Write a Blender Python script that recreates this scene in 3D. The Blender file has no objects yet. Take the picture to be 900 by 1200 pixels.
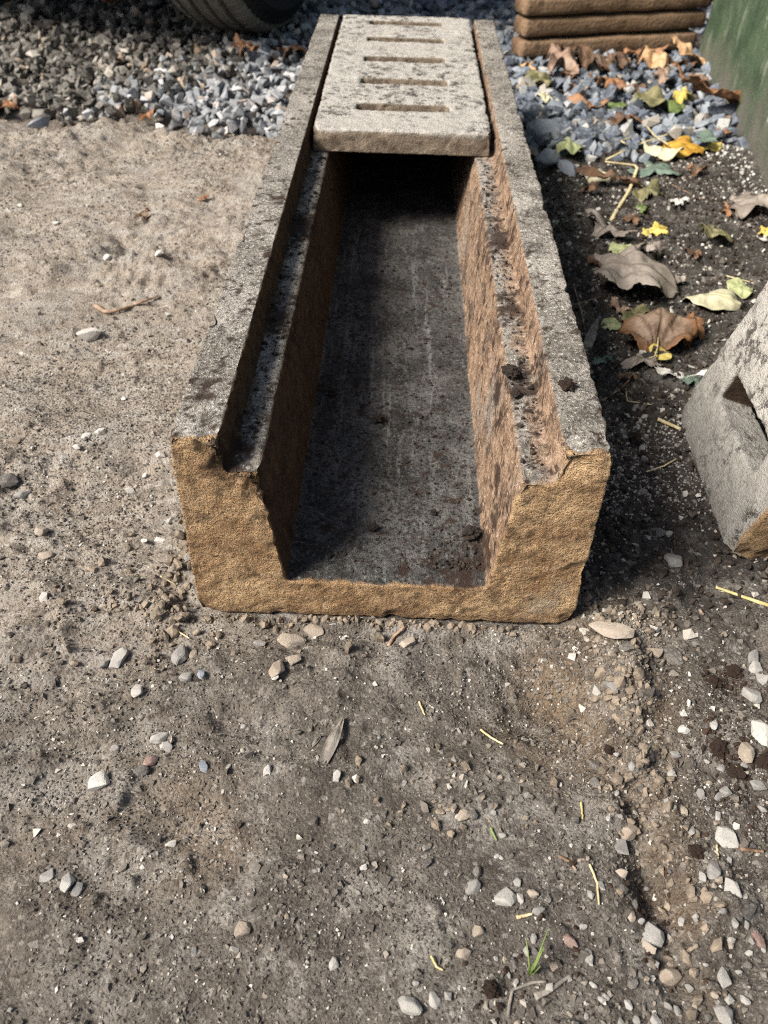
import bpy, bmesh, math, random
import numpy as np
from mathutils import Matrix, Vector

random.seed(7); RS = np.random.RandomState(11)
S = bpy.context.scene
COL = S.collection

# ------------------------------------------------------------------ camera, sky, sun, exposure
CAM = np.array([0.0, -0.46434, 0.53140]); FPX = 1004.33
PITCH, YAW, ROLL = 0.730462, -0.0079427, 0.0308909

def _axes():
    cp, sp, cy, sy = math.cos(PITCH), math.sin(PITCH), math.cos(YAW), math.sin(YAW)
    F = np.array([sy*cp, cy*cp, -sp]); R = np.array([cy, -sy, 0.0]); U = np.cross(R, F)
    return math.cos(ROLL)*R+math.sin(ROLL)*U, -math.sin(ROLL)*R+math.cos(ROLL)*U, F
AR, AU, AF = _axes()
cd = bpy.data.cameras.new("camera"); cam = bpy.data.objects.new("camera", cd); COL.objects.link(cam)
M4 = Matrix([[AR[0], AU[0], -AF[0], CAM[0]], [AR[1], AU[1], -AF[1], CAM[1]], [AR[2], AU[2], -AF[2], CAM[2]], [0, 0, 0, 1]])
cam.matrix_world = M4
cd.sensor_width = 36; cd.sensor_fit = 'AUTO'; cd.lens = FPX/1200*36
cd.clip_start = 0.02; cd.clip_end = 500
cd.dof.use_dof = True; cd.dof.focus_distance = 0.64; cd.dof.aperture_fstop = 11.0
S.camera = cam
S.cycles.use_denoising = False; S.cycles.pixel_filter_type = 'BLACKMAN_HARRIS'; S.cycles.filter_width = 1.05

SUN_AZ, SUN_EL = math.atan2(-0.80, -0.42), math.radians(45)
w = bpy.data.worlds.new("World"); S.world = w; w.use_nodes = True
wn = w.node_tree; bg = wn.nodes['Background']
sky = wn.nodes.new('ShaderNodeTexSky'); sky.sky_type = 'NISHITA'; sky.sun_disc = False
sky.sun_elevation = SUN_EL; sky.sun_rotation = SUN_AZ; sky.dust_density = 3.0; sky.air_density = 1.0
wn.links.new(sky.outputs[0], bg.inputs[0]); bg.inputs[1].default_value = 0.05
ld = bpy.data.lights.new("sun", 'SUN'); ld.energy = 3.9; ld.angle = math.radians(22); ld.color = (1.0, 0.93, 0.82)
sun = bpy.data.objects.new("sun", ld); COL.objects.link(sun)
sd = Vector((math.sin(SUN_AZ)*math.cos(SUN_EL), math.cos(SUN_AZ)*math.cos(SUN_EL), math.sin(SUN_EL)))
sun.rotation_euler = sd.to_track_quat('Z', 'Y').to_euler(); sun.location = sd*5
S.view_settings.view_transform = 'Standard'; S.view_settings.look = 'None'
S.view_settings.exposure = 1.1; S.view_settings.gamma = 1; S.view_settings.use_curve_mapping = False

# ------------------------------------------------------------------ helpers
def at(px, py, z=0.0):
    d = AF+AR*(px-450)/FPX-AU*(py-600)/FPX
    return CAM+d*(z-CAM[2])/d[2]
def depth(P): return float((np.array(P)-CAM)@AF)

LAT = RS.rand(64, 64, 64).astype(np.float32)*2-1
def vnoise(P, f, off=0.0):
    q = np.asarray(P, dtype=np.float64)*f+off+100.37
    i = np.floor(q).astype(np.int64); t = q-i; t = t*t*(3-2*t)
    i &= 63; j = (i+1) & 63
    x0, y0, z0 = i.T; x1, y1, z1 = j.T; tx, ty, tz = t.T
    a = LAT[x0, y0, z0]*(1-tx)+LAT[x1, y0, z0]*tx; b = LAT[x0, y1, z0]*(1-tx)+LAT[x1, y1, z0]*tx
    c = LAT[x0, y0, z1]*(1-tx)+LAT[x1, y0, z1]*tx; d = LAT[x0, y1, z1]*(1-tx)+LAT[x1, y1, z1]*tx
    return (a*(1-ty)+b*ty)*(1-tz)+(c*(1-ty)+d*ty)*tz
def fbm(P, f, o=3, off=0.0, g=0.5):
    s = 0; a = 1
    for k in range(o): s = s+a*vnoise(P, f*2.03**k, off+17.1*k); a *= g
    return s
def sm(a, b, x):
    t = np.clip((x-a)/(b-a), 0, 1); return t*t*(3-2*t)

def tag(o, label=None, cat=None, group=None, kind=None):
    if label: o['label'] = label
    if cat: o['category'] = cat
    if group: o['group'] = group
    if kind: o['kind'] = kind
    return o
def link(name, me, mat=None, parent=None):
    o = bpy.data.objects.new(name, me); COL.objects.link(o)
    if mat is not None and me is not None and not me.materials: me.materials.append(mat)
    if parent: o.parent = parent
    return o
def empty(name, loc=(0, 0, 0)):
    o = bpy.data.objects.new(name, None); COL.objects.link(o); o.location = loc; o.empty_display_size = .05
    return o
def np_mesh(name, V, F, smooth=False, attrs=None):
    """V (n,3); F (m,k) array of equal sized faces or list of such arrays"""
    me = bpy.data.meshes.new(name)
    Fs = F if isinstance(F, list) else [F]
    Fs = [np.asarray(f, dtype=np.int32) for f in Fs if len(f)]
    li = np.concatenate([f.ravel() for f in Fs]); tot = np.concatenate([np.full(len(f), f.shape[1], dtype=np.int32) for f in Fs])
    me.vertices.add(len(V)); me.vertices.foreach_set('co', np.asarray(V, dtype=np.float32).ravel())
    me.loops.add(len(li)); me.loops.foreach_set('vertex_index', li)
    st = np.concatenate([[0], np.cumsum(tot)[:-1]]).astype(np.int32)
    me.polygons.add(len(tot)); me.polygons.foreach_set('loop_start', st)
    me.update(calc_edges=True)
    me.polygons.foreach_set('use_smooth', np.full(len(tot), smooth))
    for k, a in (attrs or {}).items():
        at_ = me.attributes.new(k, 'FLOAT', 'POINT'); at_.data.foreach_set('value', np.asarray(a, dtype=np.float32))
    me.validate(); me.update()
    return me
def grid_faces(nu, nv, close_u=False):
    a = np.arange(nu*nv).reshape(nu, nv)
    if close_u: a = np.vstack([a, a[:1]])
    return np.stack([a[:-1, :-1].ravel(), a[1:, :-1].ravel(), a[1:, 1:].ravel(), a[:-1, 1:].ravel()], 1)
def verts_of(me):
    P = np.empty(len(me.vertices)*3, np.float32); me.vertices.foreach_get('co', P)
    N = np.empty(len(me.vertices)*3, np.float32); me.vertices.foreach_get('normal', N)
    return P.reshape(-1, 3).astype(np.float64), N.reshape(-1, 3).astype(np.float64)
def remeshed(bm, voxel, smooth=3):
    me = bpy.data.meshes.new('tmp'); bmesh.ops.recalc_face_normals(bm, faces=bm.faces[:]); bm.to_mesh(me); bm.free()
    o = bpy.data.objects.new('tmp', me); COL.objects.link(o)
    m = o.modifiers.new('r', 'REMESH'); m.mode = 'VOXEL'; m.voxel_size = voxel; m.use_smooth_shade = True
    s = o.modifiers.new('s', 'SMOOTH'); s.factor = .5; s.iterations = smooth
    dg = bpy.context.evaluated_depsgraph_get()
    r = bpy.data.meshes.new_from_object(o.evaluated_get(dg))
    bpy.data.objects.remove(o); bpy.data.meshes.remove(me)
    return r
def add_box(bm, x0, x1, y0, y1, z0, z1):
    r = bmesh.ops.create_cube(bm, size=1)
    for v in r['verts']:
        v.co = Vector(((x0+x1)/2+v.co.x*(x1-x0), (y0+y1)/2+v.co.y*(y1-y0), (z0+z1)/2+v.co.z*(z1-z0)))

# ---- node helper
class NT:
    def __init__(s, name, rough=.9, spec=.3):
        s.m = bpy.data.materials.new(name); s.m.use_nodes = True; s.t = s.m.node_tree
        s.b = s.t.nodes['Principled BSDF']; s.b.inputs['Roughness'].default_value = rough
        s.b.inputs['Specular IOR Level'].default_value = spec
        s.co = s.t.nodes.new('ShaderNodeTexCoord').outputs['Object']
    def n(s, typ, **k):
        x = s.t.nodes.new(typ)
        for a, v in k.items(): setattr(x, a, v)
        return x
    def put(s, inp, v):
        if isinstance(v, bpy.types.NodeSocket): s.t.links.new(v, inp)
        elif isinstance(v, (tuple, list)) and len(v) == 3 and inp.type == 'RGBA': inp.default_value = (*v, 1)
        else: inp.default_value = v
    def noise(s, scale, detail=4, rough=.55, vec=None, dist=0):
        x = s.n('ShaderNodeTexNoise'); s.put(x.inputs['Vector'], vec or s.co)
        x.inputs['Scale'].default_value = scale; x.inputs['Detail'].default_value = detail
        x.inputs['Roughness'].default_value = rough; x.inputs['Distortion'].default_value = dist
        return x.outputs['Fac']
    def voro(s, scale, feature='F1', out='Distance', vec=None):
        x = s.n('ShaderNodeTexVoronoi', feature=feature); s.put(x.inputs['Vector'], vec or s.co)
        x.inputs['Scale'].default_value = scale; return x.outputs[out]
    def map(s, vec, sc=(1, 1, 1), rot=(0, 0, 0)):
        x = s.n('ShaderNodeMapping'); s.put(x.inputs['Vector'], vec); x.inputs['Scale'].default_value = sc; x.inputs['Rotation'].default_value = rot
        return x.outputs[0]
    def ss(s, v, a, b):
        x = s.n('ShaderNodeMapRange', interpolation_type='SMOOTHSTEP'); s.put(x.inputs['Value'], v)
        x.inputs['From Min'].default_value = a; x.inputs['From Max'].default_value = b; return x.outputs[0]
    def math(s, op, a, b=0.0):
        x = s.n('ShaderNodeMath', operation=op); s.put(x.inputs[0], a); s.put(x.inputs[1], b); return x.outputs[0]
    def mix(s, f, a, b, mode='MIX'):
        x = s.n('ShaderNodeMix', data_type='RGBA', blend_type=mode)
        s.put(x.inputs[0], f); s.put(x.inputs[6], a); s.put(x.inputs[7], b); return x.outputs[2]
    def attr(s, name):
        return s.n('ShaderNodeAttribute', attribute_name=name).outputs['Fac']
    def ramp(s, v, stops, const=False):
        x = s.n('ShaderNodeValToRGB'); s.put(x.inputs[0], v); e = x.color_ramp.elements
        if const: x.color_ramp.interpolation = 'CONSTANT'
        while len(e) < len(stops): e.new(.5)
        for k, (p, c) in enumerate(stops): e[k].position = p; e[k].color = (*c, 1)
        return x.outputs[0]
    def done(s, col, bump=None, dist=.002, strength=1.0):
        s.put(s.b.inputs['Base Color'], col)
        if bump is not None:
            x = s.n('ShaderNodeBump'); x.inputs['Distance'].default_value = dist; x.inputs['Strength'].default_value = strength
            s.put(x.inputs['Height'], bump); s.t.links.new(x.outputs[0], s.b.inputs['Normal'])
        return s.m

# ------------------------------------------------------------------ materials
def mat_ground():
    t = NT('ground_dirt', .95, .15)
    soil, tan, clay = t.attr('soil'), t.attr('tan'), t.attr('clay')
    n1, n2, n3 = t.noise(9, 8, .7), t.noise(60, 6, .75), t.noise(520, 3, .75)
    grey = t.mix(t.ss(n1, .3, .7), (.098, .084, .072), (.255, .228, .20))
    tanc = t.mix(t.ss(n1, .3, .7), (.28, .238, .195), (.48, .415, .35))
    streak = t.noise(14, 4, .6, vec=t.map(t.co, (1, 5, 1), (0, 0, math.radians(-35))))
    tanc = t.mix(t.ss(streak, .48, .66), tanc, (.50, .46, .41))
    c = t.mix(tan, grey, tanc)
    c = t.mix(clay, c, t.mix(n2, (.22, .155, .10), (.40, .30, .21)))
    c = t.mix(t.math('MULTIPLY', t.ss(n2, .47, .36), .55), c, (.05, .042, .036))
    c = t.mix(t.math('MULTIPLY', t.ss(n2, .55, .66), .40), c, (.50, .46, .41))
    c = t.mix(soil, c, t.mix(n2, (.028, .025, .023), (.080, .072, .066)))
    pal = t.math('MULTIPLY', t.ss(t.noise(15, 8, .72),   .48, .62), t.math('SUBTRACT', .72, t.math('MULTIPLY', soil, .5)))
    c = t.mix(pal, c, (.37, .345, .315))
    c = t.mix(t.math('MULTIPLY', t.ss(t.noise(9, 7, .7, dist=.4), .54, .66), .55), c, (.062, .053, .045))
    # mineral grain: dark and pale specks
    c = t.mix(t.math('MULTIPLY', t.ss(n3, .58, .72), .75), c, (.48, .45, .42))
    c = t.mix(t.math('MULTIPLY', t.ss(n3, .46, .32), .75), c, (.035, .03, .027))
    vc = t.n('ShaderNodeSeparateColor'); t.put(vc.inputs[0], t.voro(330, out='Color'))
    c = t.mix(t.math('MULTIPLY', t.ss(vc.outputs[0], .90, .97), .4), c, (.52, .49, .45))
    c = t.mix(t.math('MULTIPLY', t.ss(vc.outputs[1], .85, .95), .5), c, (.06, .05, .045))
    h = t.math('ADD', t.math('MULTIPLY', t.voro(420), -.6), t.math('ADD', t.math('MULTIPLY', n2, .7), t.math('MULTIPLY', t.noise(600, 5, .8), 1.0)))
    return t.done(c, h, .0035, 1.0)

def mat_concrete(name, kind):
    t = NT(name, .93, .2)
    top, front, rwall, lwall, floor = [t.attr(a) for a in ('top', 'front', 'rwall', 'lwall', 'floorm')]
    nb, nm, nf, ng = t.noise(11, 5), t.noise(55, 5, .65), t.noise(330, 4, .7), t.noise(750, 2, .7)
    ochre = t.mix(t.ss(t.noise(22, 8, .75), .36, .64), (.24, .142, .072), (.49, .335, .19))
    ochre = t.mix(t.math('MULTIPLY', t.ss(t.noise(20, 8, .8, vec=t.map(t.co, (.5, 1, 2.2), (0, .12, 0))), .53, .60), .45), ochre, (.60, .44, .27))
    ochre = t.mix(t.math('MULTIPLY', t.ss(nm, .60, .72), .55), ochre, (.60, .47, .32))
    ochre = t.mix(t.math('MULTIPLY', t.ss(t.noise(24, 5, .7, vec=t.map(t.co, (1, 1, 3))), .58, .70), .6), ochre, (.17, .095, .042))
    ochre = t.mix(t.math('MULTIPLY', t.ss(ng, .60, .72), .7), ochre, (.66, .52, .36))
    ochre = t.mix(t.math('MULTIPLY', t.ss(ng, .45, .34), .75), ochre, (.11, .065, .035))
    ochre = t.mix(t.math('MULTIPLY', t.ss(nf, .44, .36), .7), ochre, (.12, .07, .04))
    ochre = t.mix(t.math('MULTIPLY', t.ss(t.noise(13, 6, .7), .56, .68), .5), ochre, (.33, .29, .23))
    grey = t.mix(t.ss(nb, .3, .7), (.20, .183, .16), (.39, .365, .33))
    grey = t.mix(t.math('MULTIPLY', t.ss(t.noise(24, 8, .75), .50, .62), .75), grey, (.07, .06, .052))
    grey = t.mix(t.math('MULTIPLY', t.ss(nf, .55, .66), .85), grey, (.66, .64, .61))
    grey = t.mix(t.math('MULTIPLY', t.ss(nf, .46, .36), .85), grey, (.045, .036, .030))
    if kind == 'cover':
        grey = t.mix(nb, (.39, .37, .34), (.56, .54, .505))
        grey = t.mix(t.math('MULTIPLY', t.ss(t.noise(130, 4, .7), .56, .66), .5), grey, (.16, .14, .12))
        lich = t.math('MULTIPLY', t.ss(t.noise(60, 7, .85), .50, .57), t.ss(t.noise(9, 4, .6, vec=t.map(t.co, (1, .6, 1))), .36, .56))
        grey = t.mix(t.math('MULTIPLY', lich, .92), grey, (.05, .042, .037))
        grey = t.mix(t.math('MULTIPLY', t.ss(nf, .60, .70), .6), grey, (.72, .70, .67))
    side = t.mix(t.ss(nm, .3, .7), (.12, .092, .068), (.31, .25, .19))
    streaks = t.noise(75, 8, .8)
    rw = t.mix(t.ss(streaks, .36, .66), (.19, .12, .075), (.45, .315, .225))
    rw = t.mix(t.math('MULTIPLY', t.ss(t.noise(20, 8, .78), .50, .60), .8), rw, (.065, .045, .036))
    rw = t.mix(t.math('MULTIPLY', t.ss(t.noise(9, 7, .75), .52, .62), .5), rw, (.30, .28, .255))
    rw = t.mix(t.math('MULTIPLY', t.ss(nf, .58, .70), .7), rw, (.72, .60, .49))
    rw = t.mix(t.math('MULTIPLY', t.ss(nf, .44, .34), .7), rw, (.08, .05, .035))
    lw = t.mix(t.ss(streaks, .35, .65), (.045, .028, .017), (.12, .075, .045))  # left wall's shade put into its colour, darker than the right wall
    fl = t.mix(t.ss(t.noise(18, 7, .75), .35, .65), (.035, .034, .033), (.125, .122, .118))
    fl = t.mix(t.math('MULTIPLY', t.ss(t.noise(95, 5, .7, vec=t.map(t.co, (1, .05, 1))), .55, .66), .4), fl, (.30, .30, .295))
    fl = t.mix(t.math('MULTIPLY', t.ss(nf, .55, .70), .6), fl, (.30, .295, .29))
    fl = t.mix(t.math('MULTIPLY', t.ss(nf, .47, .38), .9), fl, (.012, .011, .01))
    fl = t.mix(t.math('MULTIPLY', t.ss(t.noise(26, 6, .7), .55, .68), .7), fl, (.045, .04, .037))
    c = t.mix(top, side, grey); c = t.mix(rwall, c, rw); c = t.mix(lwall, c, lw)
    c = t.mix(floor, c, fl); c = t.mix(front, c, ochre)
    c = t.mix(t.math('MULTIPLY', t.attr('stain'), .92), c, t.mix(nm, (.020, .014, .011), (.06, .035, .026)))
    h = t.math('ADD', t.math('MULTIPLY', nf, 1.3), t.math('ADD', nm, t.math('MULTIPLY', ng, .8)))
    return t.done(c, h, .0028, 1.0)

def mat_rock(name, stops, rough=.85, spk=.5):
    t = NT(name, rough, .25); q = .022 if name.endswith('stone') else 1.0
    oi = t.n('ShaderNodeObjectInfo').outputs['Random']
    tint = t.math('FRACT', t.math('ADD', t.attr('tint'), oi))
    c = t.ramp(tint, stops)
    c = t.mix(t.math('MULTIPLY', t.ss(t.noise(160*q, 6, .75), .45, .65), spk), c, t.mix(.5, c, (.60, .57, .53)))
    c = t.mix(t.math('MULTIPLY', t.ss(t.noise(90*q, 7, .75), .54, .66), spk), c, (.09, .075, .06))
    return t.done(c, t.noise(350*q, 6, .75), .0015 if q == 1 else .0010, .8)
def mat_simple(name, a, b, scale=60, rough=.8, bump=.001, spec=.3):
    t = NT(name, rough, spec)
    n = t.noise(scale, 5, .65)
    return t.done(t.mix(t.ss(n, .35, .65), a, b), t.noise(scale*4, 4, .7), bump, .8)
def mat_leaf(name, a, b, vein, spot=(.08, .05, .03), spotf=.5, rough=.6, edge=None):
    t = NT(name, rough, .35)
    c = t.mix(t.ss(t.noise(45, 5, .65), .35, .65), a, b)
    if edge: c = t.mix(t.ss(t.math('ADD', t.attr('rad'), t.math('MULTIPLY', t.noise(50, 3), .6)), .9, 1.3), c, edge)
    c = t.mix(t.math('MULTIPLY', t.ss(t.noise(120, 5, .7), .58, .68), spotf), c, spot)
    c = t.mix(t.math('MULTIPLY', t.attr('vein'), .75), c, vein)
    return t.done(c, t.math('ADD', t.noise(240, 4, .6), t.math('MULTIPLY', t.attr('vein'), -1.5)), .0012, .8)

M = {}
M['ground'] = mat_ground()
M['channel'] = mat_concrete('weathered_channel_concrete', 'channel')
M['cover'] = mat_concrete('weathered_cover_concrete', 'cover')
M['gravel_shaded'] = mat_rock('shaded_gravel', [(0, (.03, .027, .023)), (.3, (.075, .07, .062)), (.6, (.13, .123, .11)), (.86, (.23, .215, .195)), (.95, (.42, .39, .35)), (1, (.26, .16, .09))])  # the car's shade is part of these dark stone colours
M['gravel_sky_tint'] = mat_rock('sky_tinted_gravel', [(0, (.035, .045, .06)), (.3, (.085, .105, .145)), (.6, (.14, .17, .215)), (.85, (.24, .27, .31)), (.95, (.42, .42, .41)), (1, (.20, .15, .11))])  # blue of the reflected sky mixed into the grey stone colours
M['gravel_pale'] = mat_rock('pale_gravel', [(0, (.08, .085, .095)), (.3, (.15, .165, .185)), (.6, (.25, .265, .29)), (.9, (.44, .45, .47)), (1, (.36, .28, .22))])
M['grit'] = mat_rock('grit_stones', [(0, (.05, .042, .036)), (.3, (.13, .115, .10)), (.55, (.22, .195, .165)), (.75, (.32, .285, .25)), (.9, (.40, .375, .34)), (1, (.50, .48, .445))], spk=.25)
M['st_grey'] = mat_rock('grey_stone', [(0, (.22, .21, .20)), (.5, (.30, .29, .275)), (1, (.42, .405, .38))], spk=.35)
M['st_white'] = mat_rock('white_stone', [(0, (.46, .44, .41)), (1, (.60, .58, .54))], spk=.45)
M['st_tan'] = mat_rock('tan_stone', [(0, (.25, .205, .16)), (1, (.37, .315, .26))])
M['st_dark'] = mat_rock('dark_stone', [(0, (.07, .065, .06)), (1, (.13, .12, .11))])
M['st_red'] = mat_rock('reddish_stone', [(0, (.20, .13, .115)), (1, (.27, .18, .16))])
M['st_blue'] = mat_rock('bluish_stone', [(0, (.17, .195, .235)), (1, (.24, .265, .31))])
M['clod'] = mat_simple('dark_soil_clod', (.018, .014, .012), (.06, .045, .036), 120, .95, .002)
M['rust'] = mat_simple('reddish_brown_soil_clod', (.022, .014, .010), (.060, .036, .025), 120, .95, .002)
M['white_bit'] = mat_simple('white_grains', (.42, .41, .39), (.64, .63, .60), 60, .8)
M['straw'] = mat_simple('pale_straw', (.42, .34, .18), (.62, .53, .33), 80, .6)
M['yellow_straw'] = mat_simple('yellow_straw', (.36, .31, .13), (.50, .44, .22), 80, .6)
M['twig'] = mat_simple('brown_twig', (.16, .10, .065), (.36, .26, .19), 90, .85)
M['woodchip'] = mat_simple('grey_wood', (.13, .115, .10), (.27, .245, .215), 90, .9)
M['grass'] = mat_simple('green_blade', (.08, .13, .03), (.22, .28, .09), 60, .5)
M['rubber'] = mat_simple('tyre_rubber', (.15, .142, .13), (.22, .208, .19), 40, .8, .0006)
M['rim'] = mat_simple('dark_rim', (.02, .02, .022), (.04, .04, .045), 30, .45, .0002)
M['carpaint'] = mat_simple('dark_blue_car_paint', (.010, .014, .035), (.012, .017, .042), 3, .3, .0, .6)
M['plastic'] = mat_simple('black_plastic', (.012, .012, .013), (.02, .02, .02), 30, .6, .0003)
M['glass'] = mat_simple('dark_glass', (.015, .018, .02), (.015, .018, .02), 3, .08, 0, .6)
M['lamp_red'] = mat_simple('red_lamp', (.35, .015, .01), (.4, .02, .012), 30, .2, 0, .6)

# ------------------------------------------------------------------ ground
def height(x, y):
    x = np.atleast_1d(np.asarray(x, float)); y = np.atleast_1d(np.asarray(y, float))
    P = np.stack([x, y, np.zeros_like(x)], 1)
    h = .010*fbm(P, 2.3, 3, 3.)+.0085*fbm(P, 12, 3, 9.)
    c_, s_ = math.cos(.6), math.sin(.6)
    Q = np.stack([(x*c_+y*s_)*.30, -x*s_+y*c_, P[:, 2]], 1)
    left = sm(-.10, -.25, x)
    h += left*.0070*fbm(Q, 24, 4, 5., .6)
    h += .0085*fbm(P, 40, 5, 21., .56)*np.clip(.65+1.2*vnoise(P, 6, 51.), .2, 1.6)
    lump = vnoise(P, 95, 33.); h += .012*np.maximum(lump-.35, 0)*np.clip(.5+1.2*vnoise(P, 8, 41.), 0, 1.5)
    # beside and beneath the channel the ground is flat and just below its underside
    k = sm(.20, .13, np.abs(x))*sm(-.05, 0.0, y)*sm(1.35, 1.2, y)
    h = h*(1-k)+(-.004)*k
    def b(px, py, sx, sy, a, r=0.0):
        c = at(px, py); dx, dy = x-c[0], y-c[1]; u, v = dx*math.cos(r)+dy*math.sin(r), -dx*math.sin(r)+dy*math.cos(r)
        return a*np.exp(-(u/sx)**2-(v/sy)**2)
    far = np.hypot(x, y) > 3
    bumps = 0
    for a in ((640, 815, .045, .038, -.024), (600, 770, .05, .03, -.008), (725, 840, .016, .055, .024, -.25), (720, 745, .030, .022, .012), (700, 790, .02, .03, .009),
              (770, 1050, .016, .045, -.024, .1), (790, 990, .008, .10, .006, .05), (755, 990, .008, .08, -.006), (610, 930, .05, .02, .005),
              (225, 700, .014, .020, -.014), (190, 715, .010, .020, .009, .3), (110, 1040, .025, .012, -.010, .5), (60, 1080, .03, .03, .006),
              (215, 960, .014, .022, -.007, -.6), (15, 590, .02, .02, -.007), (170, 1000, .03, .008, .006, -.5), (430, 1130, .1, .05, .006)):
        bumps = bumps+b(*a)
    h = h+np.where(far, 0, bumps)*(.8+.35*fbm(P, 45, 2, 60.))
    # ragged broken crust: ridge right of the channel
    c = at(735, 850); rid = np.exp(-((x-c[0]-.2*(y-c[1]))/.022)**2-((y-c[1])/.09)**2)
    h += np.where(far, 0, rid*.022*np.maximum(fbm(P, 55, 3, 44.), 0))
    # soil banked against the channel
    bank = np.exp(-((y+.010)/.009)**2)*sm(.175, .155, np.abs(x))+np.exp(-((np.abs(x)-.163)/.009)**2)*sm(-.02, 0, y)*sm(1.2, 1.1, y)
    h += bank*.006*np.clip(.5+1.3*fbm(P, 30, 3, 71.), 0, 1.4)
    # trough where the dirt meets the gravel
    edge = 1.135+.025*np.sin(x*9+1)+.02*np.sin(x*23)
    tr = np.exp(-((y-edge-.05)/.045)**2)*sm(-.15, -.22, x); h += np.where(far, 0, -.022*tr)
    h += .008*np.exp(-((y-edge+.03)/.04)**2)*sm(-.15, -.22, x)*(~far)
    h -= .020*sm(edge, edge+.12, y)*sm(-.12, -.2, x)*(~far)+.020*sm(1.10, 1.3, y)*sm(-.2, -.12, x)*(~far)
    return h

def axis(fine, lo, hi, far):
    out = []; a = lo
    while a < hi:
        st = fine(a); out.append(a); a += st
    out.append(hi)
    st = .03; a = hi
    while a < far: a += st; out.append(a); st *= 1.35
    st = .03; a = lo; pre = []
    while a > -far: a -= st; pre.append(a); st *= 1.35
    return np.array(pre[::-1]+out)
def build_ground():
    xs = axis(lambda a: .0017 if abs(a) < .40 else (.0045 if abs(a) < .8 else .012), -1.6, 1.2, 80)
    ys = axis(lambda a: .0018 if a < .45 else .0028 if a < .7 else (.0042 if a < 1.3 else .012), -.42, 3.0, 80)
    X, Y = np.meshgrid(xs, ys, indexing='ij'); x, y = X.ravel(), Y.ravel()
    h = height(x, y)
    P = np.stack([x, y, h], 1); P0 = np.stack([x, y, 0*x], 1)
    wob = .05*fbm(P0, 7, 3, 70.)
    soil = sm(.10, .17, x+wob*.6)*sm(-.02, .06, y+wob-.15*sm(.30, .17, x)*0)*.96
    soil = np.maximum(soil, sm(.02, .04, x)*.35*sm(.1, -.05, y)*sm(-.1, .25, x+wob))
    edge = 1.135+.025*np.sin(x*9+1)+.02*np.sin(x*23)
    trough = np.exp(-((y-edge-.05)/.05)**2)*sm(-.15, -.22, x)
    beyond = sm(edge, edge+.05, y)
    soil = np.maximum(soil, beyond*.8)*(1-.6*trough)
    tan = sm(.12, -.05, x*.35-(y-.07)+wob)*sm(-.02, -.14, x)+.25*sm(.1, -.3, x+wob)
    tan = np.clip(tan, 0, 1)
    def g(px, py, r, s=1.0):
        c = at(px, py); return np.exp(-(((x-c[0])**2+((y-c[1])*s)**2)/r**2))
    clay = 1.0*g(690, 790, .045)+1.1*g(725, 850, .032, .5)+.8*g(735, 735, .028)+.5*g(640, 850, .04)+.5*g(240, 985, .03)+.7*g(785, 1010, .018, .2)+.4*g(140, 940, .05)
    clay = np.clip(clay*(1+.8*fbm(P0, 40, 3, 90.)), 0, 1)+.6*trough
    ob = link('ground', np_mesh('ground', P, grid_faces(len(xs), len(ys)), True, {'soil': soil, 'tan': tan, 'clay': np.clip(clay, 0, 1)}), M['ground'])
    tag(ob, kind='structure')
build_ground()
def gz(x, y): return float(height(x, y)[0])

# ------------------------------------------------------------------ cast concrete pieces
def concrete_mesh(bm, voxel, amp=1.0, chips=(), frontrule=None, zones=None, smooth=3):
    me = remeshed(bm, voxel, smooth); P, N = verts_of(me); P0 = P.copy()
    d = .0007*amp*fbm(P, 26, 3, 1.)+.0008*amp*fbm(P, 120, 2, 5.)+.0008*amp*vnoise(P, 290, 2.)
    pit = vnoise(P, 170, 8.); d -= .0022*amp*np.maximum(pit-.55, 0)*2
    P = P+N*d[:, None]
    for (cx, cy, cz, r, k) in chips:
        v = P-np.array([cx, cy, cz]); q = np.linalg.norm(v, axis=1); q2 = q*(1+.35*fbm(P0, 90, 2, 13.))
        wgt = np.clip(1-q2/r, 0, 1); P = P-N*(k*wgt[:, None]**.7)
    me.vertices.foreach_set('co', P.astype(np.float32).ravel())
    for k_, a in zones(P0, N).items():
        at_ = me.attributes.new(k_, 'FLOAT', 'POINT'); at_.data.foreach_set('value', np.asarray(a, np.float32))
    me.polygons.foreach_set('use_smooth', np.ones(len(me.polygons), bool)); me.update()
    return me

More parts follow.
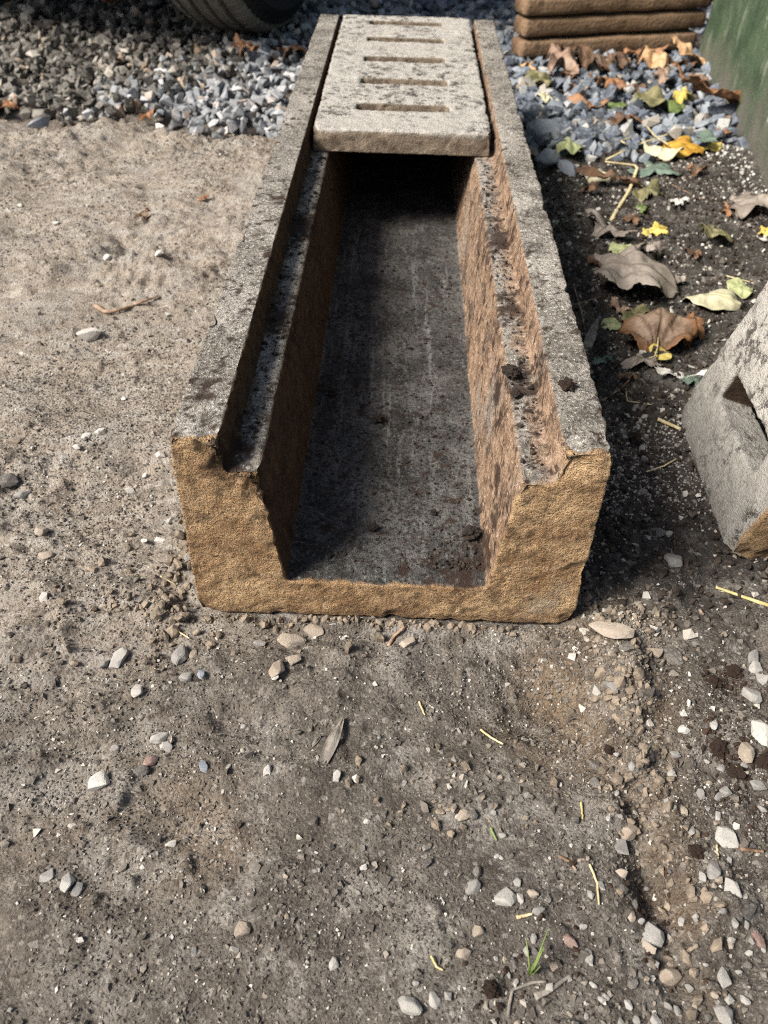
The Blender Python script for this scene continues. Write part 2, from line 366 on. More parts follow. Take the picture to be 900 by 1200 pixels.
def build_channel():
    prof = [(-.1525, -.002), (.1525, -.002), (.1525, .176), (.118, .175), (.1155, .147), (.0925, .147), (.079, .038), (-.079, .038), (-.0925, .147), (-.1155, .147), (-.118, .176), (-.1525, .176)]
    bm = bmesh.new(); L = 1.237
    a = [bm.verts.new((x, 0, z)) for x, z in prof]; b = [bm.verts.new((x, L, z)) for x, z in prof]
    n = len(prof)
    for i in range(n): bm.faces.new((a[i], a[(i+1) % n], b[(i+1) % n], b[i]))
    bm.faces.new(a[::-1]); bm.faces.new(b)
    add_box(bm, -.088, .088, L-.035, L, .02, .140)          # unseen stop end under the cover, added to keep the channel's depth dark
    chips = [(-.118, -.002, .172, .018, .010), (-.104, 0, .150, .022, .008), (-.093, .0, .128, .014, .007), (.118, 0, .172, .020, .008), (.093, 0, .147, .014, .005),
             (-.1525, 0, .175, .008, .002), (.1525, 0, .175, .008, .003), (-.1525, 0, 0, .014, .004), (.1525, 0, 0, .016, .005), (.15, 0, .06, .014, .003),
             (-.086, 0, .10, .010, .003), (-.084, 0, .075, .008, .003), (-.15, .16, .175, .010, .004), (-.15, .32, .175, .012, .004), (.15, .42, .175, .012, .004)]
    for k in range(70):
        s = random.choice([(-.15, .175), (.15, .175), (.118, .175), (-.118, .175), (.0925, .147), (-.0925, .147)])
        chips.append((s[0], random.uniform(0, 1.2), s[1], random.uniform(.006, .014), random.uniform(.001, .0032)))
    for k in range(16): chips.append((random.uniform(-.15, .15), 0, random.choice([0, 0, .038]), random.uniform(.004, .009), random.uniform(.0005, .002)))
    def zones(P, N):
        w_ = .0035*fbm(P, 60, 3, 31.)
        x, y, z = P.T
        front = np.maximum(sm(.45, .75, -N[:, 1]), sm(.004, .000, y+w_)*sm(.0, .01, z))
        top = sm(.45, .8, N[:, 2])*sm(.12, .13, z)
        top = np.maximum(top, sm(.4, .7, np.abs(N[:, 0]))*sm(.149, .151, np.abs(x))*0+top)
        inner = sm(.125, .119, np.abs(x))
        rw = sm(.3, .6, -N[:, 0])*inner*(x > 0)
        # the ledge's outer half on the right is given the same pinkish tan
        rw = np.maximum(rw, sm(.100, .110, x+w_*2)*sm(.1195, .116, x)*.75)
        lw = sm(.3, .6, N[:, 0])*inner*(x < 0)  # left inner wall, drawn in the shade-darkened brown
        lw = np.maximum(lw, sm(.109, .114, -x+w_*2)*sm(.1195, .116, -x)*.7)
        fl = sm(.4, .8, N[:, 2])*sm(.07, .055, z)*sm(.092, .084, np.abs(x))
        st = 0
        for a, b, c, q in ((-.113, .004, .152, .016), (-.116, .03, .150, .018), (-.100, .0, .148, .010), (-.088, .0, .118, .010), (.064, .022, .038, .020), (.074, .03, .045, .018), (-.14, .05, .176, .010),
                           (.083, .07, .10, .012), (.081, .04, .075, .012), (.088, .16, .12, .014), (.106, .25, .147, .014), (.104, .40, .147, .02), (-.104, .22, .147, .02), (-.104, .42, .147, .03), (.10, .12, .147, .012)):
            d = np.sqrt((x-a)**2+((y-b)*.7)**2+(z-c)**2); st = np.maximum(st, sm(q*1.25, q*.35, d*(1+1.1*fbm(P, 110, 4, 77., .7))))
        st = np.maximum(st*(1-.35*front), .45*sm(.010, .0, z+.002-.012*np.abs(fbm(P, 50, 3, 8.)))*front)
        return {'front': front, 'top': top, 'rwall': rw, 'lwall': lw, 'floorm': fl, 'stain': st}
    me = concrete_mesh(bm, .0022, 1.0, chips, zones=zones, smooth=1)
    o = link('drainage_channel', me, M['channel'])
    tag(o, 'open concrete drainage channel with ochre cut end lying on the dirt', 'drain channel')
build_channel()

def slab_bm(xs, ys, holes, z0, z1):
    bm = bmesh.new(); V = {}
    def v(i, j, k):
        if (i, j, k) not in V: V[(i, j, k)] = bm.verts.new((xs[i], ys[j], (z0, z1)[k]))
        return V[(i, j, k)]
    nx, ny = len(xs)-1, len(ys)-1
    solid = lambda i, j: 0 <= i < nx and 0 <= j < ny and (i, j) not in holes
    for i in range(nx):
        for j in range(ny):
            if not solid(i, j): continue
            bm.faces.new((v(i, j, 1), v(i+1, j, 1), v(i+1, j+1, 1), v(i, j+1, 1)))
            bm.faces.new((v(i, j, 0), v(i, j+1, 0), v(i+1, j+1, 0), v(i+1, j, 0)))
            for di, dj, e in ((-1, 0, ((i, j), (i, j+1))), (1, 0, ((i+1, j+1), (i+1, j))), (0, -1, ((i+1, j), (i, j))), (0, 1, ((i, j+1), (i+1, j+1)))):
                if not solid(i+di, j+dj):
                    (a, b), (c, d) = e
                    bm.faces.new((v(a, b, 0), v(c, d, 0), v(c, d, 1), v(a, b, 1))[::-1])
    return bm
COVER_W, COVER_T, COVER_L = .111, .028, .605
def cover_bm(slots=(.095, .212, .328, .443, .555), sw=.0150, blind=True, T=None):
    T = T or COVER_T
    ys = [0.0]
    for s in slots: ys += [s-sw, s+sw]
    ys.append(COVER_L)
    bm = slab_bm([-COVER_W, -.061, .061, COVER_W], ys, {(1, 1+2*k) for k in range(len(slots))}, 0, T)
    if blind:
        for s in slots: add_box(bm, -.064, .064, s-sw-.003, s+sw+.003, .001, .009)   # slots choked with dirt, added to keep light out of the channel
    return bm
def cover_zones(P, N):
    w_ = .003*fbm(P, 70, 3, 31.)
    top = np.maximum(sm(.4, .75, N[:, 2]), sm(.021, .026, P[:, 2]+w_)*(np.abs(P[:, 1]-.3) > .29)*.7)
    z = np.zeros(len(P))
    return {'front': z, 'top': top, 'rwall': z, 'lwall': z, 'floorm': z}
def build_cover():
    chips = [(random.choice((-COVER_W, COVER_W)), random.uniform(0, .6), COVER_T, random.uniform(.006, .013), random.uniform(.001, .004)) for k in range(22)]
    chips += [(random.uniform(-COVER_W, COVER_W), 0, COVER_T, random.uniform(.005, .010), random.uniform(.001, .003)) for k in range(14)]
    chips += [(-COVER_W, 0, .028, .014, .004), (COVER_W, 0, .028, .016, .005)]
    me = concrete_mesh(cover_bm(), .0024, .8, chips, zones=cover_zones)
    o = link('channel_cover', me, M['cover']); o.location = (-.001, .640, .1475)
    tag(o, 'pale slotted concrete cover with dark lichen lying on the channel ledges', 'drain cover')
build_cover()

def build_leaning_cover():
    chips = [(COVER_W, 0, .028, .02, .005), (COVER_W, 0, 0, .025, .006), (-COVER_W, 0, .028, .016, .005)]
    chips += [(-COVER_W, random.uniform(0, .5), .028, random.uniform(.006, .012), random.uniform(.001, .003)) for k in range(12)]
    bm = cover_bm(slots=(.073, .186, .300, .414, .522), sw=.0150, blind=False, T=.040)
    def zones(P, N):
        z = np.zeros(len(P)); w_ = .003*fbm(P, 50, 3, 31.)
        top = np.ones(len(P))
        near = sm(COVER_W-.004, COVER_W-.0005, P[:, 0]+w_)
        brown = sm(.4, .8, N[:, 0])*(P[:, 0] < -.05)*(P[:, 0] > -.07)*(P[:, 2] < .036)
        return {'front': near, 'top': top, 'rwall': z, 'lwall': brown, 'stain': brown*.7, 'floorm': z, 'low': sm(.12, .03, P[:, 1]+w_*4)}
    me = concrete_mesh(bm, .0024, .8, [(a, b, c+.012 if c > .02 else c, d, e) for a, b, c, d, e in chips], zones=zones, smooth=1)
    m = M['cover'].copy(); m.name = 'splashed_cover_concrete'
    t = m.node_tree; b = t.nodes['Principled BSDF']; src = b.inputs['Base Color'].links[0].from_socket
    a = t.nodes.new('ShaderNodeAttribute'); a.attribute_name = 'low'
    mx = t.nodes.new('ShaderNodeMix'); mx.data_type = 'RGBA'; mx.blend_type = 'MULTIPLY'
    mu = t.nodes.new('ShaderNodeMath'); mu.operation = 'MULTIPLY'; mu.inputs[1].default_value = .75
    t.links.new(a.outputs['Fac'], mu.inputs[0]); t.links.new(mu.outputs[0], mx.inputs[0])
    t.links.new(src, mx.inputs[6]); mx.inputs[7].default_value = (.42, .42, .43, 1); t.links.new(mx.outputs[2], b.inputs['Base Color'])
    o = link('channel_cover', me, m)
    # local x -> along world y (near end = -x), local y -> up the slope, local z (top face) -> towards the left
    th = math.radians(17.5); up = Vector((math.sin(th), 0, math.cos(th))); X = Vector((0.02, 1, 0)).normalized(); X = (X-up*X.dot(up)).normalized(); Z = X.cross(up)
    if Z.x > 0: Z = -Z; X = -X
    Y = Z.cross(X)
    base = Vector((.303, .194, .002))-Z*.040
    o.matrix_world = Matrix([[X.x, Y.x, Z.x, base.x], [X.y, Y.y, Z.y, base.y], [X.z, Y.z, Z.z, base.z], [0, 0, 0, 1]])
    tag(o, 'slotted concrete cover standing on its end and leaning right over dark soil', 'drain cover')
build_leaning_cover()

# ------------------------------------------------------------------ green wall
def build_wall():
    t = NT('worn_green_paint', .75, .35)
    z = t.n('ShaderNodeSeparateXYZ'); t.put(z.inputs[0], t.co)
    lowm = t.ss(t.math('ADD', z.outputs[2], t.math('MULTIPLY', t.noise(8, 5, .7), .22)), .215, .10)
    g = t.mix(t.ss(t.noise(12, 6, .65), .35, .65), (.028, .055, .028), (.070, .108, .060))
    g = t.mix(t.math('MULTIPLY', t.ss(t.noise(20, 6, .7, vec=t.map(t.co, (1, 1, .35))), .55, .68), .55), g, (.27, .29, .23))
    lo = t.mix(t.noise(30, 6, .7), (.06, .058, .048), (.16, .155, .13))
    c = t.mix(lowm, g, lo)
    c = t.mix(t.math('MULTIPLY', t.ss(t.noise(26, 5, .7, vec=t.map(t.co, (1, 1, .3))), .68, .71), .8), c, (.62, .60, .55))
    c = t.mix(t.math('MULTIPLY', t.ss(t.noise(160, 4, .7), .60, .72), .5), c, (.50, .50, .45))
    c = t.mix(t.math('MULTIPLY', t.ss(t.noise(60, 4, .7), .62, .72), .6), c, (.08, .06, .045))
    m = t.done(c, t.math('ADD', t.noise(200, 5, .7), t.noise(25, 4, .6)), .003, .8)
    a = np.array([.697, 1.795]); b = np.array([.510, -.10]); nu, nv = 260, 110
    U, Vv = np.meshgrid(np.linspace(0, 1, nu), np.linspace(-.05, 1.05, nv), indexing='ij')
    d = (b-a)/np.linalg.norm(b-a); nrm = np.array([d[1], -d[0]]);  # towards the left
    if nrm[0] > 0: nrm = -nrm
    P = np.zeros((nu*nv, 3)); P[:, :2] = a+(b-a)*U.reshape(-1, 1); P[:, 2] = Vv.ravel()
    d_ = .004*fbm(P, 7, 4, 3.)+.007*sm(.10, -.03, P[:, 2])
    F1 = P.copy(); F1[:, :2] += nrm*d_[:, None]; B1 = P.copy(); B1[:, :2] -= nrm*.16
    g_ = grid_faces(nu, nv); n0 = nu*nv; idx = np.arange(n0).reshape(nu, nv)
    rim = []
    for line in (idx[0], idx[-1][::-1], idx[:, -1], idx[:, 0][::-1]):
        rim.append(np.stack([line[:-1], line[1:], line[1:]+n0, line[:-1]+n0], 1))
    o = link('painted_wall', np_mesh('wall', np.vstack([F1, B1]), [g_, g_[:, ::-1]+n0]+rim, True), m)
    tag(o, 'low masonry wall in worn green paint with bare grey foot', 'wall')
build_wall()

# ------------------------------------------------------------------ timber logs
def build_logs():
    t = NT('weathered_timber', .85, .25)
    n = t.noise(16, 6, .7, vec=t.map(t.co, (.25, 1, 1)))
    c = t.mix(t.ss(n, .35, .65), (.10, .058, .034), (.25, .165, .105))
    c = t.mix(t.math('MULTIPLY', t.ss(t.noise(35, 6, .7), .54, .66), .65), c, (.055, .035, .022))
    c = t.mix(t.math('MULTIPLY', t.ss(t.noise(60, 5, .7), .64, .72), .55), c, (.48, .38, .27))
    m = t.done(c, t.math('ADD', t.noise(60, 5, .7, vec=t.map(t.co, (.15, 1, 1))), t.noise(150, 3)), .003, .9)
    A = np.array([.262, 1.685, 0]); B = np.array([.706, 1.832, 0])
    names = ['bottom', 'second from the ground', 'third from the ground', 'fourth from the ground', 'top']
    labs = ['lowest brown timber board of the stack, set back above the leaves',
            'second brown timber board up, directly on the lowest board',
            'third brown timber board up, white spots at its right end']
    labs += ['fourth brown timber board up, above the spotted board', 'topmost brown timber board of the stack by the green wall']
    ext = [(0, -.012), (.003, .003), (-.002, .008), (.0, .0), (-.006, .004)]
    for k in range(5):
        a = A+(A-B)/np.linalg.norm(A-B)*(-ext[k][0]); b = B+(B-A)/np.linalg.norm(A-B)*ext[k][1]
        L = np.linalg.norm(b-a); nu, nv = 110, 36
        s = np.linspace(0, 1, nu); ph = np.linspace(0, 2*math.pi, nv, endpoint=False)
        cx = np.sign(np.cos(ph))*np.abs(np.cos(ph))**.38*.032; cz = np.sign(np.sin(ph))*np.abs(np.sin(ph))**.42*.0188
        V = []
        for i, u in enumerate(s):
            e = min(u, 1-u)*L; r = 1-.18*max(0, 1-e/.008)**2
            V.append(np.stack([np.full(nv, u*L), cx*r, cz*r], 1))
        V = np.vstack(V); Nn = V*np.array([0, 1, 1]); Nn /= np.linalg.norm(Nn, axis=1)[:, None]+1e-9
        V += Nn*(.0016*fbm(V+k*3, 22, 4, 5.))[:, None]
        F = grid_faces(nv, nu).copy()
        idx = np.arange(nu*nv).reshape(nu, nv)
        nxt = np.roll(idx, -1, 1)
        F = np.stack([idx[:-1].ravel(), idx[1:].ravel(), nxt[1:].ravel(), nxt[:-1].ravel()], 1)
        nV = len(V); V = np.vstack([V, [[0, 0, 0], [L, 0, 0]]])
        T1 = np.stack([idx[0], nxt[0], np.full(nv, nV)], 1); T2 = np.stack([nxt[-1], idx[-1], np.full(nv, nV+1)], 1)
        o = link('timber_board', np_mesh('timber', V, [F, T1, T2], True), m)
        back = np.array([-(b-a)[1], (b-a)[0], 0])/L*(.033+.002*(k % 2))
        o.location = (a[0]+back[0], a[1]+back[1], .0215+k*.0428); o.rotation_euler = (0, 0, math.atan2(b[1]-a[1], b[0]-a[0]))
        tag(o, labs[k], 'timber board', 'timber boards stacked by the green wall')
build_logs()

# ------------------------------------------------------------------ parked car (its wheel shows, the rear overhang shades the gravel)
def lathe(profile, seg, mod=None):
    """profile (k,2): axial, radius; around x axis"""
    k = len(profile); V = np.zeros((seg, k, 3))
    for i in range(seg):
        a = 2*math.pi*i/seg; p = profile.copy()
        if mod: p = mod(i, p)
        V[i, :, 0] = p[:, 0]; V[i, :, 1] = p[:, 1]*math.sin(a); V[i, :, 2] = -p[:, 1]*math.cos(a)
    return V.reshape(-1, 3), grid_faces(seg, k, True)
def build_car():
    root = empty('parked_car', (-.385, 1.90, 0)); root.rotation_euler = (0, 0, math.radians(-18))
    tag(root, 'parked dark car on the gravel, one black grooved tyre showing', 'car')
    R, hw = .33, .100
    wheel = empty('wheel'); wheel.parent = root; wheel.location = (0, 0, R)
    pts = []
    gro = [-.060, -.022, .016, .054]
    xs = np.linspace(-hw, hw, 161)
    for x in xs:
        r = R-.016*(abs(x)/hw)**3-.020*max(0, (abs(x)-.080)/.02)**2
        g = min(abs(x-c) for c in gro)
        if g < .0060: r -= .014
        pts.append((x, r))
    side = [(hw+.012, R-.055), (hw+.016, R-.085), (hw+.010, R-.115), (hw-.004, R-.130)]
    prof = np.array([(-a, b) for a, b in side[::-1]]+pts+side)
    sh = np.array([(abs(x) > .062 and abs(x) <= .1 and r > R-.05) for x, r in prof])
    def mod(i, p):
        if i % 5 == 0: p[sh, 1] -= .0035
        return p
    V, F = lathe(prof, 400, mod)
    me = np_mesh('tyre', V, F[:, ::-1], False); me.materials.append(M['rubber']); me.materials.append(M['plastic'])
    rr = np.hypot(V[:, 1], V[:, 2])[F].mean(1); me.polygons.foreach_set('material_index', ((rr < R-.034) | (np.abs(V[:, 0])[F].mean(1) > .094)).astype(np.int32))
    link('tyre', me, None, wheel)
    bm = bmesh.new()
    V, F = lathe(np.array([(-.06, R-.13), (-.06, R-.14), (0, R-.16), (.07, R-.15), (.094, R-.132), (.096, R-.128)]), 64)
    for v in V: bm.verts.new(v)
    bm.verts.ensure_lookup_table()
    for f in F: bm.faces.new([bm.verts[j] for j in f])
    for k in range(5):
        a = k*2*math.pi/5
        r = bmesh.ops.create_cube(bm, size=1)
        for v in r['verts']:
            q = Vector((.07+v.co.x*.02, 0, 0)); rad = .03+(v.co.z+.5)*.165; wd = v.co.y*(.05-.015*(v.co.z+.5))
            v.co = Vector((q.x-.012*(v.co.z+.5), wd*math.cos(a)+rad*math.sin(a), -wd*math.sin(a)+rad*math.cos(a)))
    r = bmesh.ops.create_cone(bm, segments=24, radius1=.045, radius2=.038, depth=.03, cap_ends=True)
    for v in r['verts']: v.co = Vector((.08+v.co.z, v.co.x, v.co.y))
    me = bpy.data.meshes.new('rim'); bmesh.ops.recalc_face_normals(bm, faces=bm.faces[:]); bm.to_mesh(me); bm.free()
    link('rim', me, M['rim'], wheel)
    # body: side outlines lofted across the car; local x to the right, local -y towards the photographer
    yo = np.linspace(-.50, 3.1, 120)
    def side_top(y): return .62+.32*sm(-.50, -.32, y)+.42*sm(-.42, .25, y)-.50*sm(1.7, 2.4, y)-.12*sm(2.6, 3.1, y)
    def side_bot(y):
        b = .36-.10*sm(-.6, -.2, y)
        for wy in (0.0, 2.45):
            r2 = .40**2-(y-wy)**2
            if r2 > 0: b = max(b, R+math.sqrt(r2)-.02)
        return b
    rows = []; W = 1.62
    for y in yo:
        t_, b_ = float(side_top(np.float64(y))), side_bot(y); ends = float(sm(-.50, -.40, y)*sm(3.1, 2.95, y)); cx = -.72
        half = W/2*(.90+.10*ends); row = []
        for u in np.linspace(-1, 1, 33):
            x = cx+half*math.copysign(abs(u)**.8, u)
            zz = t_-(t_-.85 if t_ > .85 else 0)*0-.10*abs(u)**6
            row.append((x, y, zz))
        for kz in np.linspace(0, 1, 10)[1:]:
            z = (t_-.10)*(1-kz)+b_*kz; tum = max(0, z-.88)*.35
            row.append((cx+half-tum+.015*math.sin(kz*3), y, z))
        for u in np.linspace(1, -1, 17)[1:-1]: row.append((cx+half*u, y, b_+.0))
        for kz in np.linspace(1, 0, 10)[:-1]:
            z = (t_-.10)*(1-kz)+b_*kz; tum = max(0, z-.88)*.35
            row.append((cx-half+tum-.015*math.sin(kz*3), y, z))
        rows.append(row)
    V = np.array(rows); k = V.shape[1]; F = np.stack([], 0) if 0 else None
    idx = np.arange(len(yo)*k).reshape(len(yo), k); nx_ = np.roll(idx, -1, 1)
    F = np.stack([idx[:-1].ravel(), nx_[:-1].ravel(), nx_[1:].ravel(), idx[1:].ravel()], 1)
    P = V.reshape(-1, 3); n0 = len(P); P = np.vstack([P, V[0].mean(0), V[-1].mean(0)])
    c1 = np.stack([nx_[0], idx[0], np.full(k, n0)], 1); c2 = np.stack([idx[-1], nx_[-1], np.full(k, n0+1)], 1)
    link('body', np_mesh('body', P, [F, c1, c2], True), M['carpaint'], root)
    bm = bmesh.new(); add_box(bm, -1.49, .0, -.545, -.44, .40, .60); bmesh.ops.bevel(bm, geom=bm.edges[:], offset=.035, segments=4, affect='EDGES')
    me = bpy.data.meshes.new('bumper'); bm.to_mesh(me); bm.free(); link('bumper', me, M['plastic'], root)
    for sx in (-1.40, -.12):
        bm = bmesh.new(); add_box(bm, sx-.07, sx+.07, -.54, -.42, .66, .80); bmesh.ops.bevel(bm, geom=bm.edges[:], offset=.02, segments=3, affect='EDGES')
        me = bpy.data.meshes.new('tail_light'); bm.to_mesh(me); bm.free(); link('tail_light', me, M['lamp_red'], root)
build_car()

# ------------------------------------------------------------------ stones
def hull(n, flat=.7, el=1.25, rnd=0.0, seed=0):
    r = np.random.RandomState(seed); p = r.normal(size=(n, 3)); p /= np.linalg.norm(p, axis=1)[:, None]
    p *= (1-rnd*0+r.uniform(-.18, .10, n)[:, None]); p *= np.array([el, 1, flat])
    bm = bmesh.new()
    for v in p: bm.verts.new(v)
    res = bmesh.ops.convex_hull(bm, input=bm.verts[:])
    bmesh.ops.delete(bm, geom=[g for g in res['geom_interior'] if isinstance(g, bmesh.types.BMVert)], context='VERTS')
    bmesh.ops.recalc_face_normals(bm, faces=bm.faces[:])
    bm.verts.ensure_lookup_table()
    V = np.array([v.co[:] for v in bm.verts]); F = np.array([[v.index for v in f.verts] for f in bm.faces]); bm.free()
    V -= V.mean(0); V /= np.abs(V[:, 0]).max()*1.0
    return V, F
def bevel_hull(seed, n=14, flat=.7, el=1.25):
    V, F = hull(n, flat, el, 0, seed)
    bm = bmesh.new(); vs = [bm.verts.new(v) for v in V]
    for f in F: bm.faces.new([vs[i] for i in f])
    bmesh.ops.dissolve_limit(bm, angle_limit=math.radians(14), verts=bm.verts[:], edges=bm.edges[:])
    bmesh.ops.bevel(bm, geom=bm.edges[:], offset=.05, segments=2, affect='EDGES', clamp_overlap=True)
    bmesh.ops.triangulate(bm, faces=bm.faces[:])
    bmesh.ops.subdivide_edges(bm, edges=bm.edges[:], cuts=1, use_grid_fill=True)
    V = np.array([v.co[:] for v in bm.verts]); bm.verts.ensure_lookup_table()
    V *= (1+.05*fbm(V+seed, 1.6, 3, 7.))[:, None]
    for v, p in zip(bm.verts, V): v.co = p
    me = bpy.data.meshes.new('stone'); bm.to_mesh(me); bm.free()
    me.update()
    return me
def scatter_mesh(pos, size, variants, flatrot=.5, tint=None, scl=None):
    """one mesh from many small stones"""
    n = len(pos); which = RS.randint(0, len(variants), n)
    az = RS.uniform(0, 2*math.pi, n); tx = RS.normal(0, flatrot, n); ty = RS.normal(0, flatrot, n)
    ca, sa, cx, sx, cy, sy = np.cos(az), np.sin(az), np.cos(tx), np.sin(tx), np.cos(ty), np.sin(ty)
    Rz = np.zeros((n, 3, 3)); Rz[:, 0, 0] = ca; Rz[:, 0, 1] = -sa; Rz[:, 1, 0] = sa; Rz[:, 1, 1] = ca; Rz[:, 2, 2] = 1
    Rx = np.zeros((n, 3, 3)); Rx[:, 0, 0] = 1; Rx[:, 1, 1] = cx; Rx[:, 1, 2] = -sx; Rx[:, 2, 1] = sx; Rx[:, 2, 2] = cx
    Ry = np.zeros((n, 3, 3)); Ry[:, 1, 1] = 1; Ry[:, 0, 0] = cy; Ry[:, 0, 2] = sy; Ry[:, 2, 0] = -sy; Ry[:, 2, 2] = cy
    Rm = Rz@Rx@Ry
    if tint is None: tint = RS.rand(n)
    Vs, Fs, Ts, off = [], [], [], 0
    for k, (V, F) in enumerate(variants):
        s = np.where(which == k)[0]
        if not len(s): continue
        sc = RS.uniform(.8, 1.2, (len(s), 1, 3))
        A = np.einsum('nij,nvj->nvi', Rm[s], V[None]*size[s][:, None, None]*sc)+pos[s][:, None, :]
        Vs.append(A.reshape(-1, 3)); m = len(V)
        Fs.append((F[None]+(np.arange(len(s))*m)[:, None, None]+off).reshape(-1, 3)); off += m*len(s)
        Ts.append(np.repeat(tint[s], m))
    return np_mesh('stones', np.vstack(Vs), [np.vstack(Fs)], False, {'tint': np.concatenate(Ts)})
ANG = [hull(11, .7, 1.35, 0, 100+k) for k in range(14)]
RND = [hull(20, .75, 1.2, 0, 200+k) for k in range(10)]
TINY = [hull(8, .8, 1.2, 0, 300+k) for k in range(10)]

def gravel_positions(n, x0, x1, y0, y1, inside, layers):
    x = RS.uniform(x0, x1, n); y = y0+(y1-y0)*RS.rand(n)**1.25; k = inside(x, y); x, y = x[k], y[k]
    lay = RS.uniform(0, 1, len(x)); return x, y, lay
def in_left(x, y):
    edge = 1.225+.03*np.sin(x*9+1)+.03*np.sin(x*23)+RS.normal(0, .012, len(x))-.10*sm(-.30, -.18, x)
    return (y > edge) & ((x < -.175) | (y > 1.26)) & (x < .02)
def build_gravel():
    x, y, l = gravel_positions(30000, -2.6, .1, 1.05, 4.2, in_left, 2)
    z = height(x, y)+.004+l*.026
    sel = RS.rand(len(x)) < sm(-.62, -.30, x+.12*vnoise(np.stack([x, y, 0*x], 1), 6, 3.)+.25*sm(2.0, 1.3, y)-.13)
    size = RS.uniform(.0085, .0165, len(x))
    P = np.stack([x, y, z], 1)
    tag(link('gravel', scatter_mesh(P[~sel], size[~sel], ANG, .8), M['gravel_shaded']), 'loose grey crushed gravel around the tyre, car shade put into its colour', 'gravel', kind='stuff')
    tag(link('gravel', scatter_mesh(P[sel], size[sel]*1.05, ANG, .8), M['gravel_pale']), 'pale grey crushed gravel left of and behind the channel', 'gravel', kind='stuff')
    def in_right(x, y):
        edge = 1.09+.10*sm(.30, .62, x)+RS.normal(0, .025, len(x))
        wall = .735+(y-2.05)*.1
        return (y > edge) & (x > .165) & (x < wall-.015) | ((y > 1.30) & (x > -.05) & (x < wall-.015)) | (y > 2.1)
    x, y, l = gravel_positions(15000, -.05, 1.9, 1.02, 3.8, in_right, 2)
    z = height(x, y)+.002+l*.024*sm(1.05, 1.3, y)
    tag(link('gravel', scatter_mesh(np.stack([x, y, z], 1), RS.uniform(.010, .021, len(x)), ANG, .6), M['gravel_sky_tint']), 'grey gravel between the channel and the green wall, sky blue put into its colour', 'gravel', kind='stuff')
build_gravel()

